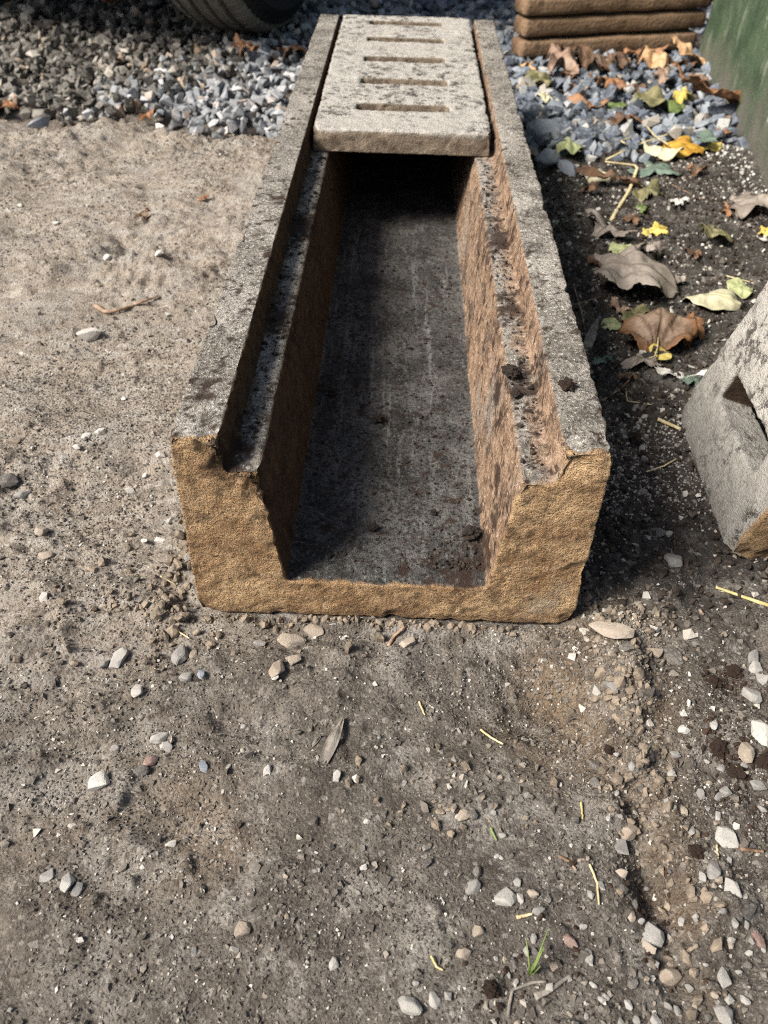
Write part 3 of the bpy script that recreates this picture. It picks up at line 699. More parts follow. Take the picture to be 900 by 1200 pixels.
def outside_channel(x, y): return ~((np.abs(x) < .152) & (y > -.001) & (y < 1.24))
def build_grit():
    # fine grit over all the dirt, denser towards the front right
    def pts(n, x0, x1, y0, y1, dens):
        x = RS.uniform(x0, x1, n); y = RS.uniform(y0, y1, n)
        k = outside_channel(x, y) & (RS.rand(n) < dens(x, y)*(1-.6*sm(.14, .18, x)*sm(.0, .08, y))); return x[k], y[k]
    P2 = lambda x, y: np.stack([x, y, 0*x], 1)
    patch = lambda x, y, f, o: np.clip(.38+1.25*fbm(P2(x, y), f, 3, o), .02, 1)
    right = lambda x, y: sm(.02, .16, x)
    sets = [(150000, -.45, .45, -.34, .35, lambda x, y: patch(x, y, 9, 3.)*(.55+.45*right(x, y)), .0006, .0015),
            (75000, -1.0, .65, .25, 1.2, lambda x, y: patch(x, y, 7, 5.)*.9, .0009, .0022),
            (30000, -.5, .5, -.38, .30, lambda x, y: patch(x, y, 10, 6.)*(.25+.75*right(x, y)), .0016, .0028),
            (8000, -.9, .62, .2, 1.2, lambda x, y: patch(x, y, 8, 11.)*(.35+.5*right(x, y)), .0018, .0034),
            (2600, -.4, .5, -.38, .12, lambda x, y: patch(x, y, 8, 8.)*(.14+.86*sm(.08, .2, x)*sm(.02, -.12, y)), .0026, .0046)]
    Ps, Ss = [], []
    for n, x0, x1, y0, y1, d, s0, s1 in sets:
        x, y = pts(n, x0, x1, y0, y1, d); s = s0+(s1-s0)*RS.rand(len(x))**2
        Ps.append(np.stack([x, y, height(x, y)+s*.15], 1)); Ss.append(s)
    P, s_ = np.vstack(Ps), np.concatenate(Ss)
    tint = np.clip(RS.normal(.47, .19, len(P)), .03, .99); tint = np.where(s_ < .0013, np.clip(RS.normal(.42, .14, len(P)), .03, .99), tint)
    tint = np.where(RS.rand(len(P)) < .007*(1-.6*sm(.14, .18, P[:, 0])*sm(.02, .08, P[:, 1])), .93, tint)
    soil = sm(.14, .18, P[:, 0])*sm(.02, .08, P[:, 1])
    tint = np.where(RS.rand(len(P)) < soil*.975, tint*.18, tint)
    n = 2600; x = RS.uniform(.16, .60, n); y = RS.uniform(-.02, 1.05, n); ss_ = .0012+.0038*RS.rand(n)**2.2
    P = np.vstack([P, np.stack([x, y, height(x, y)+ss_*.3], 1)]); s_ = np.r_[s_, ss_]; tint = np.r_[tint, np.clip(RS.normal(.27, .12, n), .02, .8)]
    tag(link('grit', scatter_mesh(P, s_, TINY, .8, tint), M['grit']), 'fine loose grit strewn over the dirt', 'grit', kind='stuff')
    # white grains by the wall foot
    n = 300; c = at(868, 178); a = RS.normal(0, 1, (n, 2))
    x = c[0]+a[:, 0]*.030-.02*RS.rand(n); y = c[1]+.02+a[:, 1]*.10; x[:130] = RS.uniform(.28, .60, 130); y[:130] = RS.uniform(.35, 1.1, 130)
    k = (x < .735+(y-2.05)*.1-.02) & (x > .2); x, y = x[k], y[k]
    tag(link('white_grains', scatter_mesh(np.stack([x, y, height(x, y)+.0015], 1), RS.uniform(.0014, .0036, len(x)), RND, .7), M['white_bit']), 'white grains scattered on the dark soil at the wall foot', 'grains', kind='stuff')
    # dark soil lumps on the soil strip
    n = 5200; x = RS.uniform(.16, .56, n); y = RS.uniform(.0, 1.12, n); s = .0010+.0045*RS.rand(n)**2.5
    tag(link('soil_lumps', scatter_mesh(np.stack([x, y, height(x, y)+s*.3], 1), s, RND, .9), M['clod']), 'small dark lumps of loose soil right of the channel', 'soil', kind='stuff')
    # crumbled crust along the tan ridge and at the pit by the left corner
    Ps, Ss = [], []
    for px, py, sx, sy, n in ((728, 850, .016, .055, 420), (722, 745, .030, .022, 200), (785, 1000, .012, .08, 260), (205, 715, .018, .03, 130), (300, 748, .06, .012, 110), (560, 935, .05, .020, 120), (205, 690, .006, .05, 160), (215, 640, .005, .10, 160), (450, 733, .10, .003, 320), (150, 700, .04, .03, 120)):
        c = at(px, py); x = c[0]+RS.normal(0, 1, n)*sx; y = c[1]+RS.normal(0, 1, n)*sy; k = outside_channel(x, y); x, y = x[k], y[k]
        s = .0010+.0044*RS.rand(len(x))**5; Ps.append(np.stack([x, y, height(x, y)+s*.4], 1)); Ss.append(s)
    t = mat_simple('tan_crumbs', (.11, .09, .07), (.27, .22, .17), 60, .95, .002)
    tag(link('earth_crumbs', scatter_mesh(np.vstack(Ps), np.concatenate(Ss), RND, 1.), t), 'crumbled tan earth along the broken crust right of the channel', 'earth', kind='stuff')
    Ps, Ss = [], []
    for px, py, sx, sy, n in ((850, 795, .012, .012, 150), (865, 895, .018, .030, 420), (835, 870, .012, .016, 120), (770, 1080, .014, .03, 160), (575, 1160, .010, .010, 60), (680, 1130, .008, .05, 120)):
        c = at(px, py); x = c[0]+RS.normal(0, 1, n)*sx; y = c[1]+RS.normal(0, 1, n)*sy
        s = .0006+.0022*RS.rand(len(x))**4; Ps.append(np.stack([x, y, height(x, y)+s*.3], 1)); Ss.append(s)
    tag(link('peat_crumbs', scatter_mesh(np.vstack(Ps), np.concatenate(Ss), RND, 1.), M['rust']), 'dark brown peaty crumbs spilt over the grit at right', 'soil', kind='stuff')
    # crumbs of soil lying in the channel
    n = 900; x = RS.uniform(-.078, .078, n); y = RS.uniform(.01, .62, n); s = .0006+.0022*RS.rand(n)**4; z = .0385+0*x
    m = 600; x2 = np.where(RS.rand(m) < .5, -1, 1)*RS.uniform(.095, .114, m); y2 = RS.uniform(.02, .63, m); s2 = .0006+.0022*RS.rand(m)**3
    x = np.r_[x, x2]; y = np.r_[y, y2]; z = np.r_[z, .1478+0*x2]; s = np.r_[s, s2]
    x3 = .055+RS.normal(0, .014, 90); y3 = .02+np.abs(RS.normal(0, .022, 90)); x3 = np.minimum(x3, .078)
    x = np.r_[x, x3]; y = np.r_[y, y3]; z = np.r_[z, .039+0*x3]; s = np.r_[s, RS.uniform(.0008, .0026, 90)]
    tag(link('soil_crumbs', scatter_mesh(np.stack([x, y, z], 1), s, RND, .8), M['clod']), 'dark soil crumbs on the floor and ledges of the channel', 'soil', kind='stuff')
build_grit()

ROCKS = [bevel_hull(500+k, [16, 24][k % 2], [.65, .8, .9, .6][k % 4], [1.3, 1.15, 1.4, 1.2][k % 4]) for k in range(14)]
def clod_mesh(seed):
    bm = bmesh.new(); bmesh.ops.create_icosphere(bm, subdivisions=4, radius=1)
    V = np.array([v.co[:] for v in bm.verts]); f = 1+.38*fbm(V, 1.5, 4, seed*3., .65)+.16*fbm(V, 6, 2, seed*5.)
    for v, k in zip(bm.verts, f): v.co = v.co*float(k)
    me = bpy.data.meshes.new('clod'); bm.to_mesh(me); bm.free(); return me
CLODS = [clod_mesh(k) for k in range(5)]
RCOPY = {}
def rock(px, py, wpx, mat, label, ang=None, group='stones lying on the dirt', name='stone', z=None, sink=.25, cat='stone', var=None, flat=1.0):
    P = at(px, py, 0 if z is None else z); z0 = gz(P[0], P[1]) if z is None else z
    P = at(px, py, z0); s = wpx*depth(P)/FPX/2*1.25
    k = random.randrange(len(ROCKS)) if var is None else var
    cl = name == 'soil_clod'
    if cl: k = k % len(CLODS); s *= .66
    key = (k, mat, cl)
    if key not in RCOPY:
        me = (CLODS if cl else ROCKS)[k].copy(); me.materials.append(M[mat]); RCOPY[key] = me
    me = RCOPY[key]
    o = link(name, me); o.scale = (s, s*random.uniform(.85, 1.0), s*flat)
    o.rotation_euler = (random.uniform(-.2, .2), random.uniform(-.2, .2), random.uniform(0, 6.28) if ang is None else ang)
    zz = min(v.co.z for v in me.vertices)*s*flat
    o.location = (P[0], P[1], z0-zz*(1-sink*1.2))
    return tag(o, label, cat, group)
STONES = [
 (103, 394, 26, 'st_white', 'largest white stone on the tan dirt near the brown twig'),
 (67, 262, 9, 'st_white', 'tiny white stone high on the tan dirt at left'),
 (127, 302, 11, 'st_white', 'small white stone on tan dirt above the brown twig'),
 (15, 519, 19, 'st_tan', 'brown rounded stone at the left edge beside a pale dust patch'),
 (118, 508, 13, 'st_white', 'flat white stone at the top of the pale stone cluster left'),
 (102, 512, 12, 'st_white', 'elongated pale stone left of the flat white one'),
 (90, 524, 9, 'st_white', 'small white stone below the elongated pale one'),
 (76, 537, 13, 'st_grey', 'grey white stone at lower left of the pale cluster'),
 (188, 534, 10, 'st_white', 'pale pebble just left of the channel front corner'),
 (152, 575, 11, 'st_grey', 'grey pebble alone between the pale cluster and channel'),
 (48, 624, 15, 'st_tan', 'oval tan stone low on the left dirt'),
 (25, 582, 20, 'st_grey', 'flat grey stone by the dark hollow at left edge'),
 (10, 566, 22, 'st_dark', 'dark stone in the hollow at the left edge'),
 (52, 701, 15, 'st_grey', 'round grey stone left of the channel foot'),
 (55, 652, 15, 'st_tan', 'brown flat stone above the round grey one at left'),
 (200, 611, 12, 'st_grey', 'grey upright stone touching the left side of the channel'),
 (188, 634, 12, 'st_white', 'white sliver of stone beside the left channel foot'),
 (222, 655, 15, 'st_grey', 'pale stone wedged at the left channel foot'),
 (140, 773, 25, 'st_grey', 'square light grey stone on grey dirt below the left corner'),
 (122, 780, 14, 'st_grey', 'small grey stone beside the square light grey one'),
 (162, 812, 17, 'st_grey', 'grey stone with smaller ones below the square stone'),
 (211, 770, 24, 'st_grey', 'rounded grey stone below the left front corner of the channel'),
 (227, 768, 12, 'st_tan', 'tan pebble right of the rounded grey stone'),
 (218, 795, 14, 'st_grey', 'grey pebble under the rounded grey stone'),
 (237, 790, 12, 'st_blue', 'bluish pebble right under the rounded grey stone'),
 (305, 755, 15, 'st_grey', 'grey stone close to the channel front, left of the big lump'),
 (342, 753, 28, 'st_tan', 'largest lumpy tan stone in front of the channel'),
 (369, 741, 23, 'st_tan', 'blocky brown stone tucked under the channel front'),
 (323, 786, 22, 'st_tan', 'flat brown stone below the lumpy tan one'),
 (345, 774, 17, 'st_tan', 'brown stone touching the lumpy tan one from below'),
 (478, 754, 18, 'st_tan', 'upright cream stone before the middle of the channel front'),
 (187, 866, 19, 'st_grey', 'round pale stone topping the small heap on grey dirt'),
 (197, 876, 14, 'st_grey', 'grey stone at the right of the small heap'),
 (176, 893, 18, 'st_red', 'reddish stone in the small heap on grey dirt'),
 (166, 905, 17, 'st_dark', 'dark stone at the bottom of the small heap'),
 (135, 877, 10, 'st_grey', 'small pebble left of the small heap'),
 (239, 898, 15, 'st_blue', 'blue grey angular stone right of the small heap'),
 (115, 918, 24, 'st_white', 'brightest angular white stone on the lower left dirt'),
 (313, 903, 15, 'st_white', 'white angular stone left of the wood chip'),
 (268, 899, 9, 'st_grey', 'small pale pebble between bluish and white stones'),
 (395, 910, 13, 'st_grey', 'grey pebble under the lower end of the wood chip'),
 (417, 915, 11, 'st_white', 'white pebble right of the wood chip'),
 (200, 990, 13, 'st_white', 'cream stone below the small ridge at lower left'),
 (85, 968, 9, 'st_white', 'tiny white stone at lower left near the bright one'),
 (78, 1036, 22, 'st_grey', 'grey stone in the hollow at lower left'),
 (91, 1043, 17, 'st_grey', 'second grey stone in the hollow, on its right side'),
 (57, 1030, 18, 'st_grey', 'upright pale stone at the left of the hollow'),
 (286, 1090, 18, 'st_tan', 'pointed cream stone on the lower middle dirt'),
 (275, 1113, 11, 'st_grey', 'thin grey stone just below the pointed cream one'),
 (228, 1116, 11, 'st_grey', 'round grey pebble left of the pointed cream stone'),
 (391, 1130, 14, 'st_grey', 'half buried pale round stone at bottom centre'),
 (425, 1018, 10, 'st_white', 'small white half buried pebble right of centre'),
 (430, 963, 9, 'st_white', 'white pebble on smooth dirt below the wood chip'),
 (480, 1180, 26, 'st_grey', 'square grey stone at the bottom edge centre'),
 (508, 1173, 16, 'st_grey', 'grey stone right of the square bottom edge stone'),
 (543, 957, 15, 'st_tan', 'brown rounded stone below the left of the hollow'),
 (500, 994, 12, 'st_grey', 'light pebble below and left of the hollow'),
 (554, 1041, 19, 'st_grey', 'grey stone in the gritty bottom middle'),
 (594, 1054, 22, 'st_grey', 'angular grey stone left of the straws at bottom'),
 (610, 1054, 12, 'st_grey', 'narrow grey stone beside the angular grey one'),
 (631, 1068, 14, 'st_grey', 'thin pale stone right of the angular grey pair'),
 (542, 1118, 18, 'st_tan', 'tan stone lower centre on dark grit'),
 (668, 1104, 17, 'st_red', 'dark red stone near the bottom, right of centre'),
 (690, 1120, 16, 'st_grey', 'pale double stone right of the dark red one'),
 (735, 980, 24, 'st_tan', 'round brown and white stone between the furrows'),
 (724, 993, 20, 'st_grey', 'grey pointed stone leaning on the round brown one'),
 (713, 747, 46, 'st_tan', 'long flat tan stone beside the right front corner'),
 (735, 760, 20, 'st_dark', 'dark stone right of the long flat tan one'),
 (765, 765, 20, 'st_tan', 'round brown stone in the crumbly heap right'),
 (788, 768, 26, 'st_dark', 'dark brown stone at the right end of the crumbly heap'),
 (716, 805, 22, 'st_grey', 'pale stone lodged in the broken crust'),
 (700, 812, 16, 'st_grey', 'slab like stone on the left of the broken crust'),
 (801, 856, 14, 'st_white', 'white stone alone on dark grit at right'),
 (837, 851, 15, 'st_grey', 'light grey pebble above the brown crumbs at right'),
 (882, 818, 20, 'st_grey', 'triangular grey stone by the right edge'),
 (882, 770, 22, 'st_grey', 'square grey stone near the right edge, upper'),
 (884, 784, 16, 'st_grey', 'grey stone under the upper square one at right edge'),
 (895, 797, 18, 'st_grey', 'grey stone cut by the right edge, mid height'),
 (893, 862, 34, 'st_grey', 'big grey speckled stone at the right edge in brown crumbs'),
 (872, 882, 26, 'st_tan', 'brown and white knobbly stone left of the big speckled one'),
 (886, 921, 18, 'st_grey', 'grey stone under the brown crumbs at right edge'),
 (850, 981, 25, 'st_grey', 'light grey oval stone on the lower right grit'),
 (835, 1023, 21, 'st_grey', 'round grey stone below the oval one at lower right'),
 (858, 1044, 22, 'st_grey', 'square grey stone leaning on a long dark one'),
 (868, 1065, 30, 'st_dark', 'long dark grey stone at lower right'),
 (889, 1103, 20, 'st_red', 'pinkish brown stone at the right edge, low'),
 (846, 1145, 26, 'st_grey', 'elongated grey stone near the bottom right corner'),
 (848, 1190, 24, 'st_grey', 'smooth grey stone at the bottom edge, right'),
 (782, 1148, 26, 'st_tan', 'flat brown stone at the bottom right'),
 (765, 1100, 26, 'st_grey', 'grey stone at the lower end of the dark furrow'),
 (760, 1112, 18, 'st_tan', 'pale brown stone under the dark furrow'),
 (895, 282, 14, 'st_white', 'pale stone at the right edge beside the leaning cover'),
 (299, 72, 38, 'st_white', 'big white stone on the gravel between two brown leaves'),
 (344, 93, 20, 'st_white', 'upright white stone touching the channel far left side'),
 (101, 297, 10, 'st_grey', 'grey pebble above the long brown twig'),
 (186, 298, 12, 'st_white', 'white stone beside the little brown leaf scrap'),
 (187, 150, 14, 'st_white', 'white stone at the gravel edge on the dirt'),
 (45, 148, 26, 'st_blue', 'bluish stone in the trough at the gravel edge'),
 (788, 660, 22, 'st_grey', 'flat grey stone on dark soil between channel and cover'),
 (768, 625, 20, 'st_dark', 'dark stone on the soil right of the channel front'),
 (635, 163, 42, 'st_blue', 'largest blue slate stone beside the channel'),
 (607, 195, 26, 'st_blue', 'blue grey slate stone touching the channel, below the largest'),
 (640, 192, 40, 'st_blue', 'long blue slate stone just below the largest slate'),
 (664, 200, 30, 'st_blue', 'blue slate stone nearest the small yellow green leaf'),
 (797, 158, 30, 'st_blue', 'blue grey stone above the amber leaf'),
 (597, 150, 22, 'st_grey', 'pale grey gravel stone touching the channel side'),
]
for s in STONES:
    o_ = rock(*s[:5], sink=.42, flat=.85)
    if s[2] == 46: o_.scale = (o_.scale[0], o_.scale[0]*.42, o_.scale[0]*.30); o_.rotation_euler = (.25, 0, -.05); o_.location.z += .004
# unsized pebbles nobody could tell apart: lower right grit field
for k in range(150):
    px, py = random.uniform(690, 900), random.uniform(880, 1200)
    if k > 105: px, py = random.uniform(500, 700), random.uniform(930, 1200)
    rock(px, py, random.uniform(6, 13), random.choice(['st_grey', 'st_grey', 'st_grey', 'st_tan', 'st_dark']),
         'small pebble lying loose in the gritty lower right ground', group='small pebbles in the lower right grit', name='pebble', cat='pebble')
for k in range(70):
    px, py = random.uniform(0, 500), random.uniform(200, 1190)
    P = at(px, py)
    if abs(P[0]) < .17 and P[1] > -.02: continue
    rock(px, py, random.uniform(4, 8), random.choice(['st_grey', 'st_white', 'st_tan', 'st_grey']),
         'tiny pebble lying loose on the packed dirt left of or before the channel', group='tiny pebbles on the packed dirt', name='pebble', cat='pebble')
# soil clods on the channel
for px, py, wpx, m, z, lab in ((600, 441, 24, 'clod', .148, 'dark brown soil clod on the right ledge of the channel'), (664, 455, 20, 'rust', .176, 'reddish brown clod on top of the right channel rim'),
        (443, 494, 16, 'clod', .039, 'black soil crumb in the middle of the channel floor'), (552, 629, 24, 'clod', .039, 'dark clod by the right wall on the channel floor'),
        (604, 463, 13, 'clod', .148, 'small dark clod on the right ledge, just below the bigger one'), (575, 529, 14, 'rust', .060, 'brown clod stuck low on the right inner wall'),
        (437, 620, 13, 'clod', .039, 'dark crumb on the channel floor near the front left'), (508, 602, 9, 'clod', .039, 'black crumb on the channel floor near the front middle'),
        (390, 462, 12, 'clod', .039, 'dark crumb beside the left wall on the channel floor')):
    rock(px, py, wpx, m, lab, z=z, group='soil clods on the channel', name='soil_clod', cat='soil clod', sink=.25, flat=.7)
for px, py, wpx, lab in ((860, 790, 22, 'brown peaty clod right of the crumbly heap'), (835, 800, 20, 'brown peaty clod nearest the crumbly heap'), (842, 880, 26, 'dark brown clod above the knobbly stone at right'),
        (862, 905, 24, 'dark brown clod under the knobbly stone at right'), (893, 895, 22, 'dark brown clod at the right edge'), (575, 1160, 22, 'brown clod near the grass sprig'), (815, 1000, 20, 'brown clod beside the dark furrow'),
        (745, 515, 20, 'black charred lump on the soil midway to the cover'), (835, 630, 14, 'black lump against the foot of the leaning cover'), (713, 880, 14, 'brown clod below the broken crust')):
    rock(px, py, wpx, 'rust' if 'brown' in lab else 'clod', lab, group='soil clods on the ground', name='soil_clod', cat='soil clod', sink=.45, flat=.55)

# ------------------------------------------------------------------ leaves
def leaf_mesh(kind, L, W, curl=.3, fold=.2, wr=.15, seed=0, twist=0):
    r = np.random.RandomState(seed); nt, nr = 120, 14
    th = np.linspace(-math.pi, math.pi, nt, endpoint=False)
    lobes = np.array([0, .95, -.95, 1.9, -1.9])+r.normal(0, .08, 5); amp = np.array([1, .92, .92, .66, .66])*r.uniform(.88, 1.1, 5)
    if kind == 'plane':
        rad = np.full(nt, .58)
        for a, m in zip(lobes, amp):
            d = np.abs((th-a+math.pi) % (2*math.pi)-math.pi); rad = np.maximum(rad, .58+(m-.58)*np.clip(1-d/.46, 0, 1)**.9)
        rad *= 1+.05*np.sin(th*19+seed)*np.abs(np.sin(th*4))+.03*r.normal(size=nt)
        rad *= 1-.45*np.exp(-((np.abs(th)-math.pi)/.22)**2)
    elif kind == 'broad':
        rad = np.full(nt, .74)
        for a, m in zip(lobes, amp): d = np.abs((th-a+math.pi) % (2*math.pi)-math.pi); rad = np.maximum(rad, .74+(m-.70)*np.clip(1-d/.42, 0, 1))
        rad *= 1+.035*np.sin(th*13+seed)+.02*r.normal(size=nt); rad *= 1-.3*np.exp(-((np.abs(th)-math.pi)/.2)**2)
    elif kind == 'scrap':
        rad = .62+.22*np.sin(th*2+seed)+.14*np.sin(th*3+seed*2)+.10*np.sin(th*5+seed*3)+.06*r.normal(size=nt); lobes = lobes[:1]
    else:
        rad = np.ones(nt); lobes = lobes[:1]
    R_, T = np.meshgrid(np.linspace(0, 1, nr)**.9, np.arange(nt), indexing='ij')
    rr = R_*rad[T]; x = rr*np.cos(th[T]); y = rr*np.sin(th[T])
    if kind == 'oval':
        x = R_*np.cos(th[T]); y = R_*np.sin(th[T])*(1-.30*R_*np.cos(th[T]))*(1-.45*np.abs(R_*np.cos(th[T]))**3)
    x = x.ravel()*L/2; y = y.ravel()*W/2
    P = np.stack([x, y, 0*x], 1)
    vein = np.zeros(len(P))
    for a in (lobes*.55 if len(lobes) > 1 else lobes):
        ca, sa = math.cos(a), math.sin(a); xx = x/L*2+.6; yy = y/W*2; al = xx*ca+yy*sa; ac = np.abs(-xx*sa+yy*ca)
        vein = np.maximum(vein, np.clip(1.25-ac/.030, 0, 1)*(al > 0))
        br = np.abs(((al*6+ac*4.5) % 1)-.5); vein = np.maximum(vein, .22*np.clip(1-(.5-br)/.05, 0, 1)*(ac < .34)*(al > .08))
    if kind == 'oval': vein = np.clip(1-np.abs(y/W*2)/.06, 0, 1)
    wr = min(wr, .32); curl = max(min(curl, 1.15), -1.15)
    s = (L+W)/2
    z = fold*.6*np.abs(y)*(1 if seed % 3 == 0 else -1)+wr*s*.5*fbm(P/s, 1.7, 2, seed*1.7)+wr*s*.22*fbm(P/s, 6, 2, seed*3.1)
    z += .25*wr*s*(R_.ravel()**2)*np.sin(T.ravel()*2*math.pi/nt*5+seed)
    rho = 1/max(abs(curl), 1e-3)*L*.5; a = x/rho*np.sign(curl)
    P = np.stack([rho*np.sin(x/rho), y, z+(np.cos(x/rho)-1)*rho*np.sign(curl)], 1)
    if twist: ca = np.cos(twist*x/L); sa = np.sin(twist*x/L); P = np.stack([P[:, 0], P[:, 1]*ca-P[:, 2]*sa, P[:, 1]*sa+P[:, 2]*ca], 1)
    F = grid_faces(nr, nt); idx = np.arange(nr*nt).reshape(nr, nt); nx_ = np.roll(idx, -1, 1)
    F = np.stack([idx[1:-1].ravel(), nx_[1:-1].ravel(), nx_[2:].ravel(), idx[2:].ravel()], 1)
    T0 = np.stack([np.full(nt, 0), nx_[1], idx[1]], 1)
    me = np_mesh('leaf', P, [F, T0], True, {'vein': vein, 'rad': R_.ravel()})
    return me
LM = {
 'greybrown': mat_leaf('greyish_brown_leaf', (.17, .145, .125), (.27, .235, .205), (.13, .105, .09)),
 'brown': mat_leaf('brown_leaf', (.11, .068, .045), (.25, .18, .13), (.07, .04, .025), edge=(.17, .08, .035)),
 'rust': mat_leaf('rust_brown_leaf', (.15, .07, .032), (.29, .15, .075), (.11, .05, .025)),
 'orange': mat_leaf('light_orange_leaf', (.36, .22, .12), (.50, .34, .20), (.35, .18, .08), spotf=.25),
 'amber': mat_leaf('amber_leaf', (.30, .15, .02), (.50, .31, .05), (.30, .14, .01), spotf=.35),
 'yellow': mat_leaf('yellow_leaf', (.38, .29, .055), (.54, .45, .15), (.5, .36, .06), spotf=.25),
 'cream': mat_leaf('pale_cream_leaf', (.38, .36, .24), (.50, .47, .34), (.40, .38, .22), spotf=.15),
 'palegreen': mat_leaf('pale_green_leaf', (.26, .29, .14), (.38, .40, .22), (.30, .34, .14), spotf=.2),
 'teal': mat_leaf('grey_green_leaf', (.085, .125, .10), (.15, .20, .165), (.19, .24, .19), spotf=.2),
 'green': mat_leaf('green_leaf', (.07, .11, .03), (.14, .18, .06), (.08, .12, .03), spotf=.4),
 'olive': mat_leaf('olive_brown_leaf', (.10, .095, .045), (.21, .19, .10), (.08, .07, .04)),
 'darkbrown': mat_leaf('dark_brown_leaf', (.07, .04, .025), (.15, .085, .05), (.05, .03, .02)),
 'pink': mat_leaf('pinkish_brown_leaf', (.19, .125, .09), (.29, .205, .155), (.18, .10, .07)),
 'white': mat_leaf('papery_white_leaf', (.42, .41, .38), (.58, .57, .53), (.5, .5, .45), spotf=.3),
}
def tube(pts, r0, r1, flat=1.0, seg=7):
    P = np.array(pts, float); n = len(P); V = []
    for i in range(n):
        d = P[min(i+1, n-1)]-P[max(i-1, 0)]; d /= np.linalg.norm(d)+1e-9
        a = np.cross(d, [0, 0, 1]); a /= np.linalg.norm(a)+1e-9; b = np.cross(a, d); r = r0+(r1-r0)*i/(n-1)
        for k in range(seg): t = 2*math.pi*k/seg; V.append(P[i]+a*r*math.cos(t)+b*r*flat*math.sin(t))
    idx = np.arange(n*seg).reshape(n, seg); nx_ = np.roll(idx, -1, 1)
    F = np.stack([idx[:-1].ravel(), idx[1:].ravel(), nx_[1:].ravel(), nx_[:-1].ravel()], 1)
    V += [P[0], P[-1]]; m = n*seg
    T1 = np.stack([nx_[0], idx[0], np.full(seg, m)], 1)[:, ::-1]; T2 = np.stack([idx[-1], nx_[-1], np.full(seg, m+1)], 1)[:, ::-1]
    return np_mesh('stem', np.array(V), [F, T1, T2], True)
GL = 'fallen leaves between the channel and the green wall'
def leaf(px, py, wpx, hpx, kind, mat, label, rot=0, curl=.5, fold=.25, wr=.25, seed=1, stalk=None, lift=0, tilt=(0, 0), group=GL, twist=0, flip=False):
    """wpx: length in photo pixels across, hpx: apparent height (foreshortened)"""
    P = at(px, py); z0 = gz(P[0], P[1]); extra = .016 if (P[1] > 1.15) else .0; P = at(px, py, z0+extra+lift)
    dp = depth(P)/FPX; sinb = abs((P-CAM)[2])/np.linalg.norm(P-CAM)
    L = wpx*dp*1.22; W = hpx*dp/(sinb*.85+.15)*1.12
    me = leaf_mesh(kind, L, W, curl, fold, wr, seed, twist)
    V, _ = verts_of(me)
    Mx = Matrix.Rotation(rot, 3, 'Z') @ Matrix.Rotation(tilt[0], 3, 'X') @ Matrix.Rotation(tilt[1], 3, 'Y')
    zmin = float(((V@np.array(Mx).T)[:, 2]).min())
    o = link('fallen_leaf', me, LM[mat]) if not stalk else None
    if stalk:
        o = empty('fallen_leaf'); link('blade', me, LM[mat], o)
        sl = L*stalk
        link('stalk', tube([(-L*.16, 0, .0), (-L*.35, .01*L, -.004*1), (-L*.45-sl*.5, .05*L, -.002), (-L*.45-sl, .12*L, .003)], .0011, .0008), M['straw'] if mat in ('yellow', 'cream', 'brown') else M['twig'], o)
    o.rotation_euler = Mx.to_euler(); o.location = (P[0], P[1], z0+extra+lift-zmin*.85+.0005)
    # thickness of the blade
    b = o if o.type == 'MESH' else o.children[0] if o.children else bpy.data.objects[[c.name for c in bpy.data.objects if c.parent == o and c.name.startswith('blade')][0]]
    m = b.modifiers.new('thickness', 'SOLIDIFY'); m.thickness = .0006
    return tag(o, label, 'leaf', group)
R_ = math.radians
leaf(733, 334, 102, 58, 'broad', 'greybrown', 'largest greyish brown leaf, wavy edged, on the dark soil', R_(-10), .75, .10, .26, 4, None, .008, (R_(-8), 0))
leaf(768, 399, 80, 56, 'broad', 'brown', 'brown veined leaf just below the largest greyish one', R_(80), .85, .10, .28, 5, .25, .006)
leaf(803, 395, 44, 34, 'plane', 'rust', 'crumpled rust leaf scrap right of the brown veined leaf', R_(-30), 1.2, .3, .5, 8)
leaf(774, 417, 20, 18, 'oval', 'yellow', 'small yellow leaf tip under the brown veined leaf', R_(20), .5, .2, .1, 9)
leaf(833, 358, 62, 24, 'oval', 'cream', 'long cream curled leaf near the leaning cover', R_(-30), 1.0, .35, .18, 10, None, .002, twist=1.0)
leaf(867, 340, 26, 18, 'oval', 'palegreen', 'small pale olive leaf above the leaning cover', R_(10), .5, .2, .2, 11)
leaf(708, 275, 40, 40, 'scrap', 'greybrown', 'grey arched leaf above the largest leaf', R_(40), 1.6, .2, .3, 12)
leaf(768, 275, 30, 20, 'scrap', 'yellow', 'crumpled yellow leaf right of the grey arched leaf', R_(-20), .9, .3, .3, 14)
leaf(729, 297, 26, 18, 'oval', 'palegreen', 'pale green small leaf touching the largest leaf from above', R_(10), .6, .3, .2, 14)
leaf(757, 302, 36, 20, 'scrap', 'greybrown', 'grey leaf fragment behind the right of the largest leaf', R_(-30), .8, .3, .4, 15)
leaf(830, 287, 48, 30, 'plane', 'olive', 'dull brown leaf in the open soil above the cream leaf', R_(-15), .8, .1, .3, 16)
leaf(873, 246, 60, 32, 'plane', 'greybrown', 'grey brown leaf with pointed lobes nearest the wall foot', R_(-10), .6, .15, .25, 17)
leaf(851, 250, 16, 14, 'scrap', 'rust', 'orange brown scrap at the left tip of the lobed grey leaf', 0, .6, .2, .3, 18)
leaf(795, 240, 30, 18, 'scrap', 'white', 'papery white leaf flake on the dark soil', R_(-15), .3, .1, .2, 19)
leaf(757, 233, 48, 28, 'scrap', 'olive', 'olive brown crumpled leaf left of the white flake', R_(10), 1.2, .3, .5, 20)
leaf(766, 203, 52, 27, 'scrap', 'teal', 'large grey green leaf beside the bent straw', R_(5), .4, .1, .12, 27)
leaf(776, 183, 22, 17, 'oval', 'cream', 'pale yellow curled leaf end left of the amber leaf', R_(55), .8, .4, .3, 21)
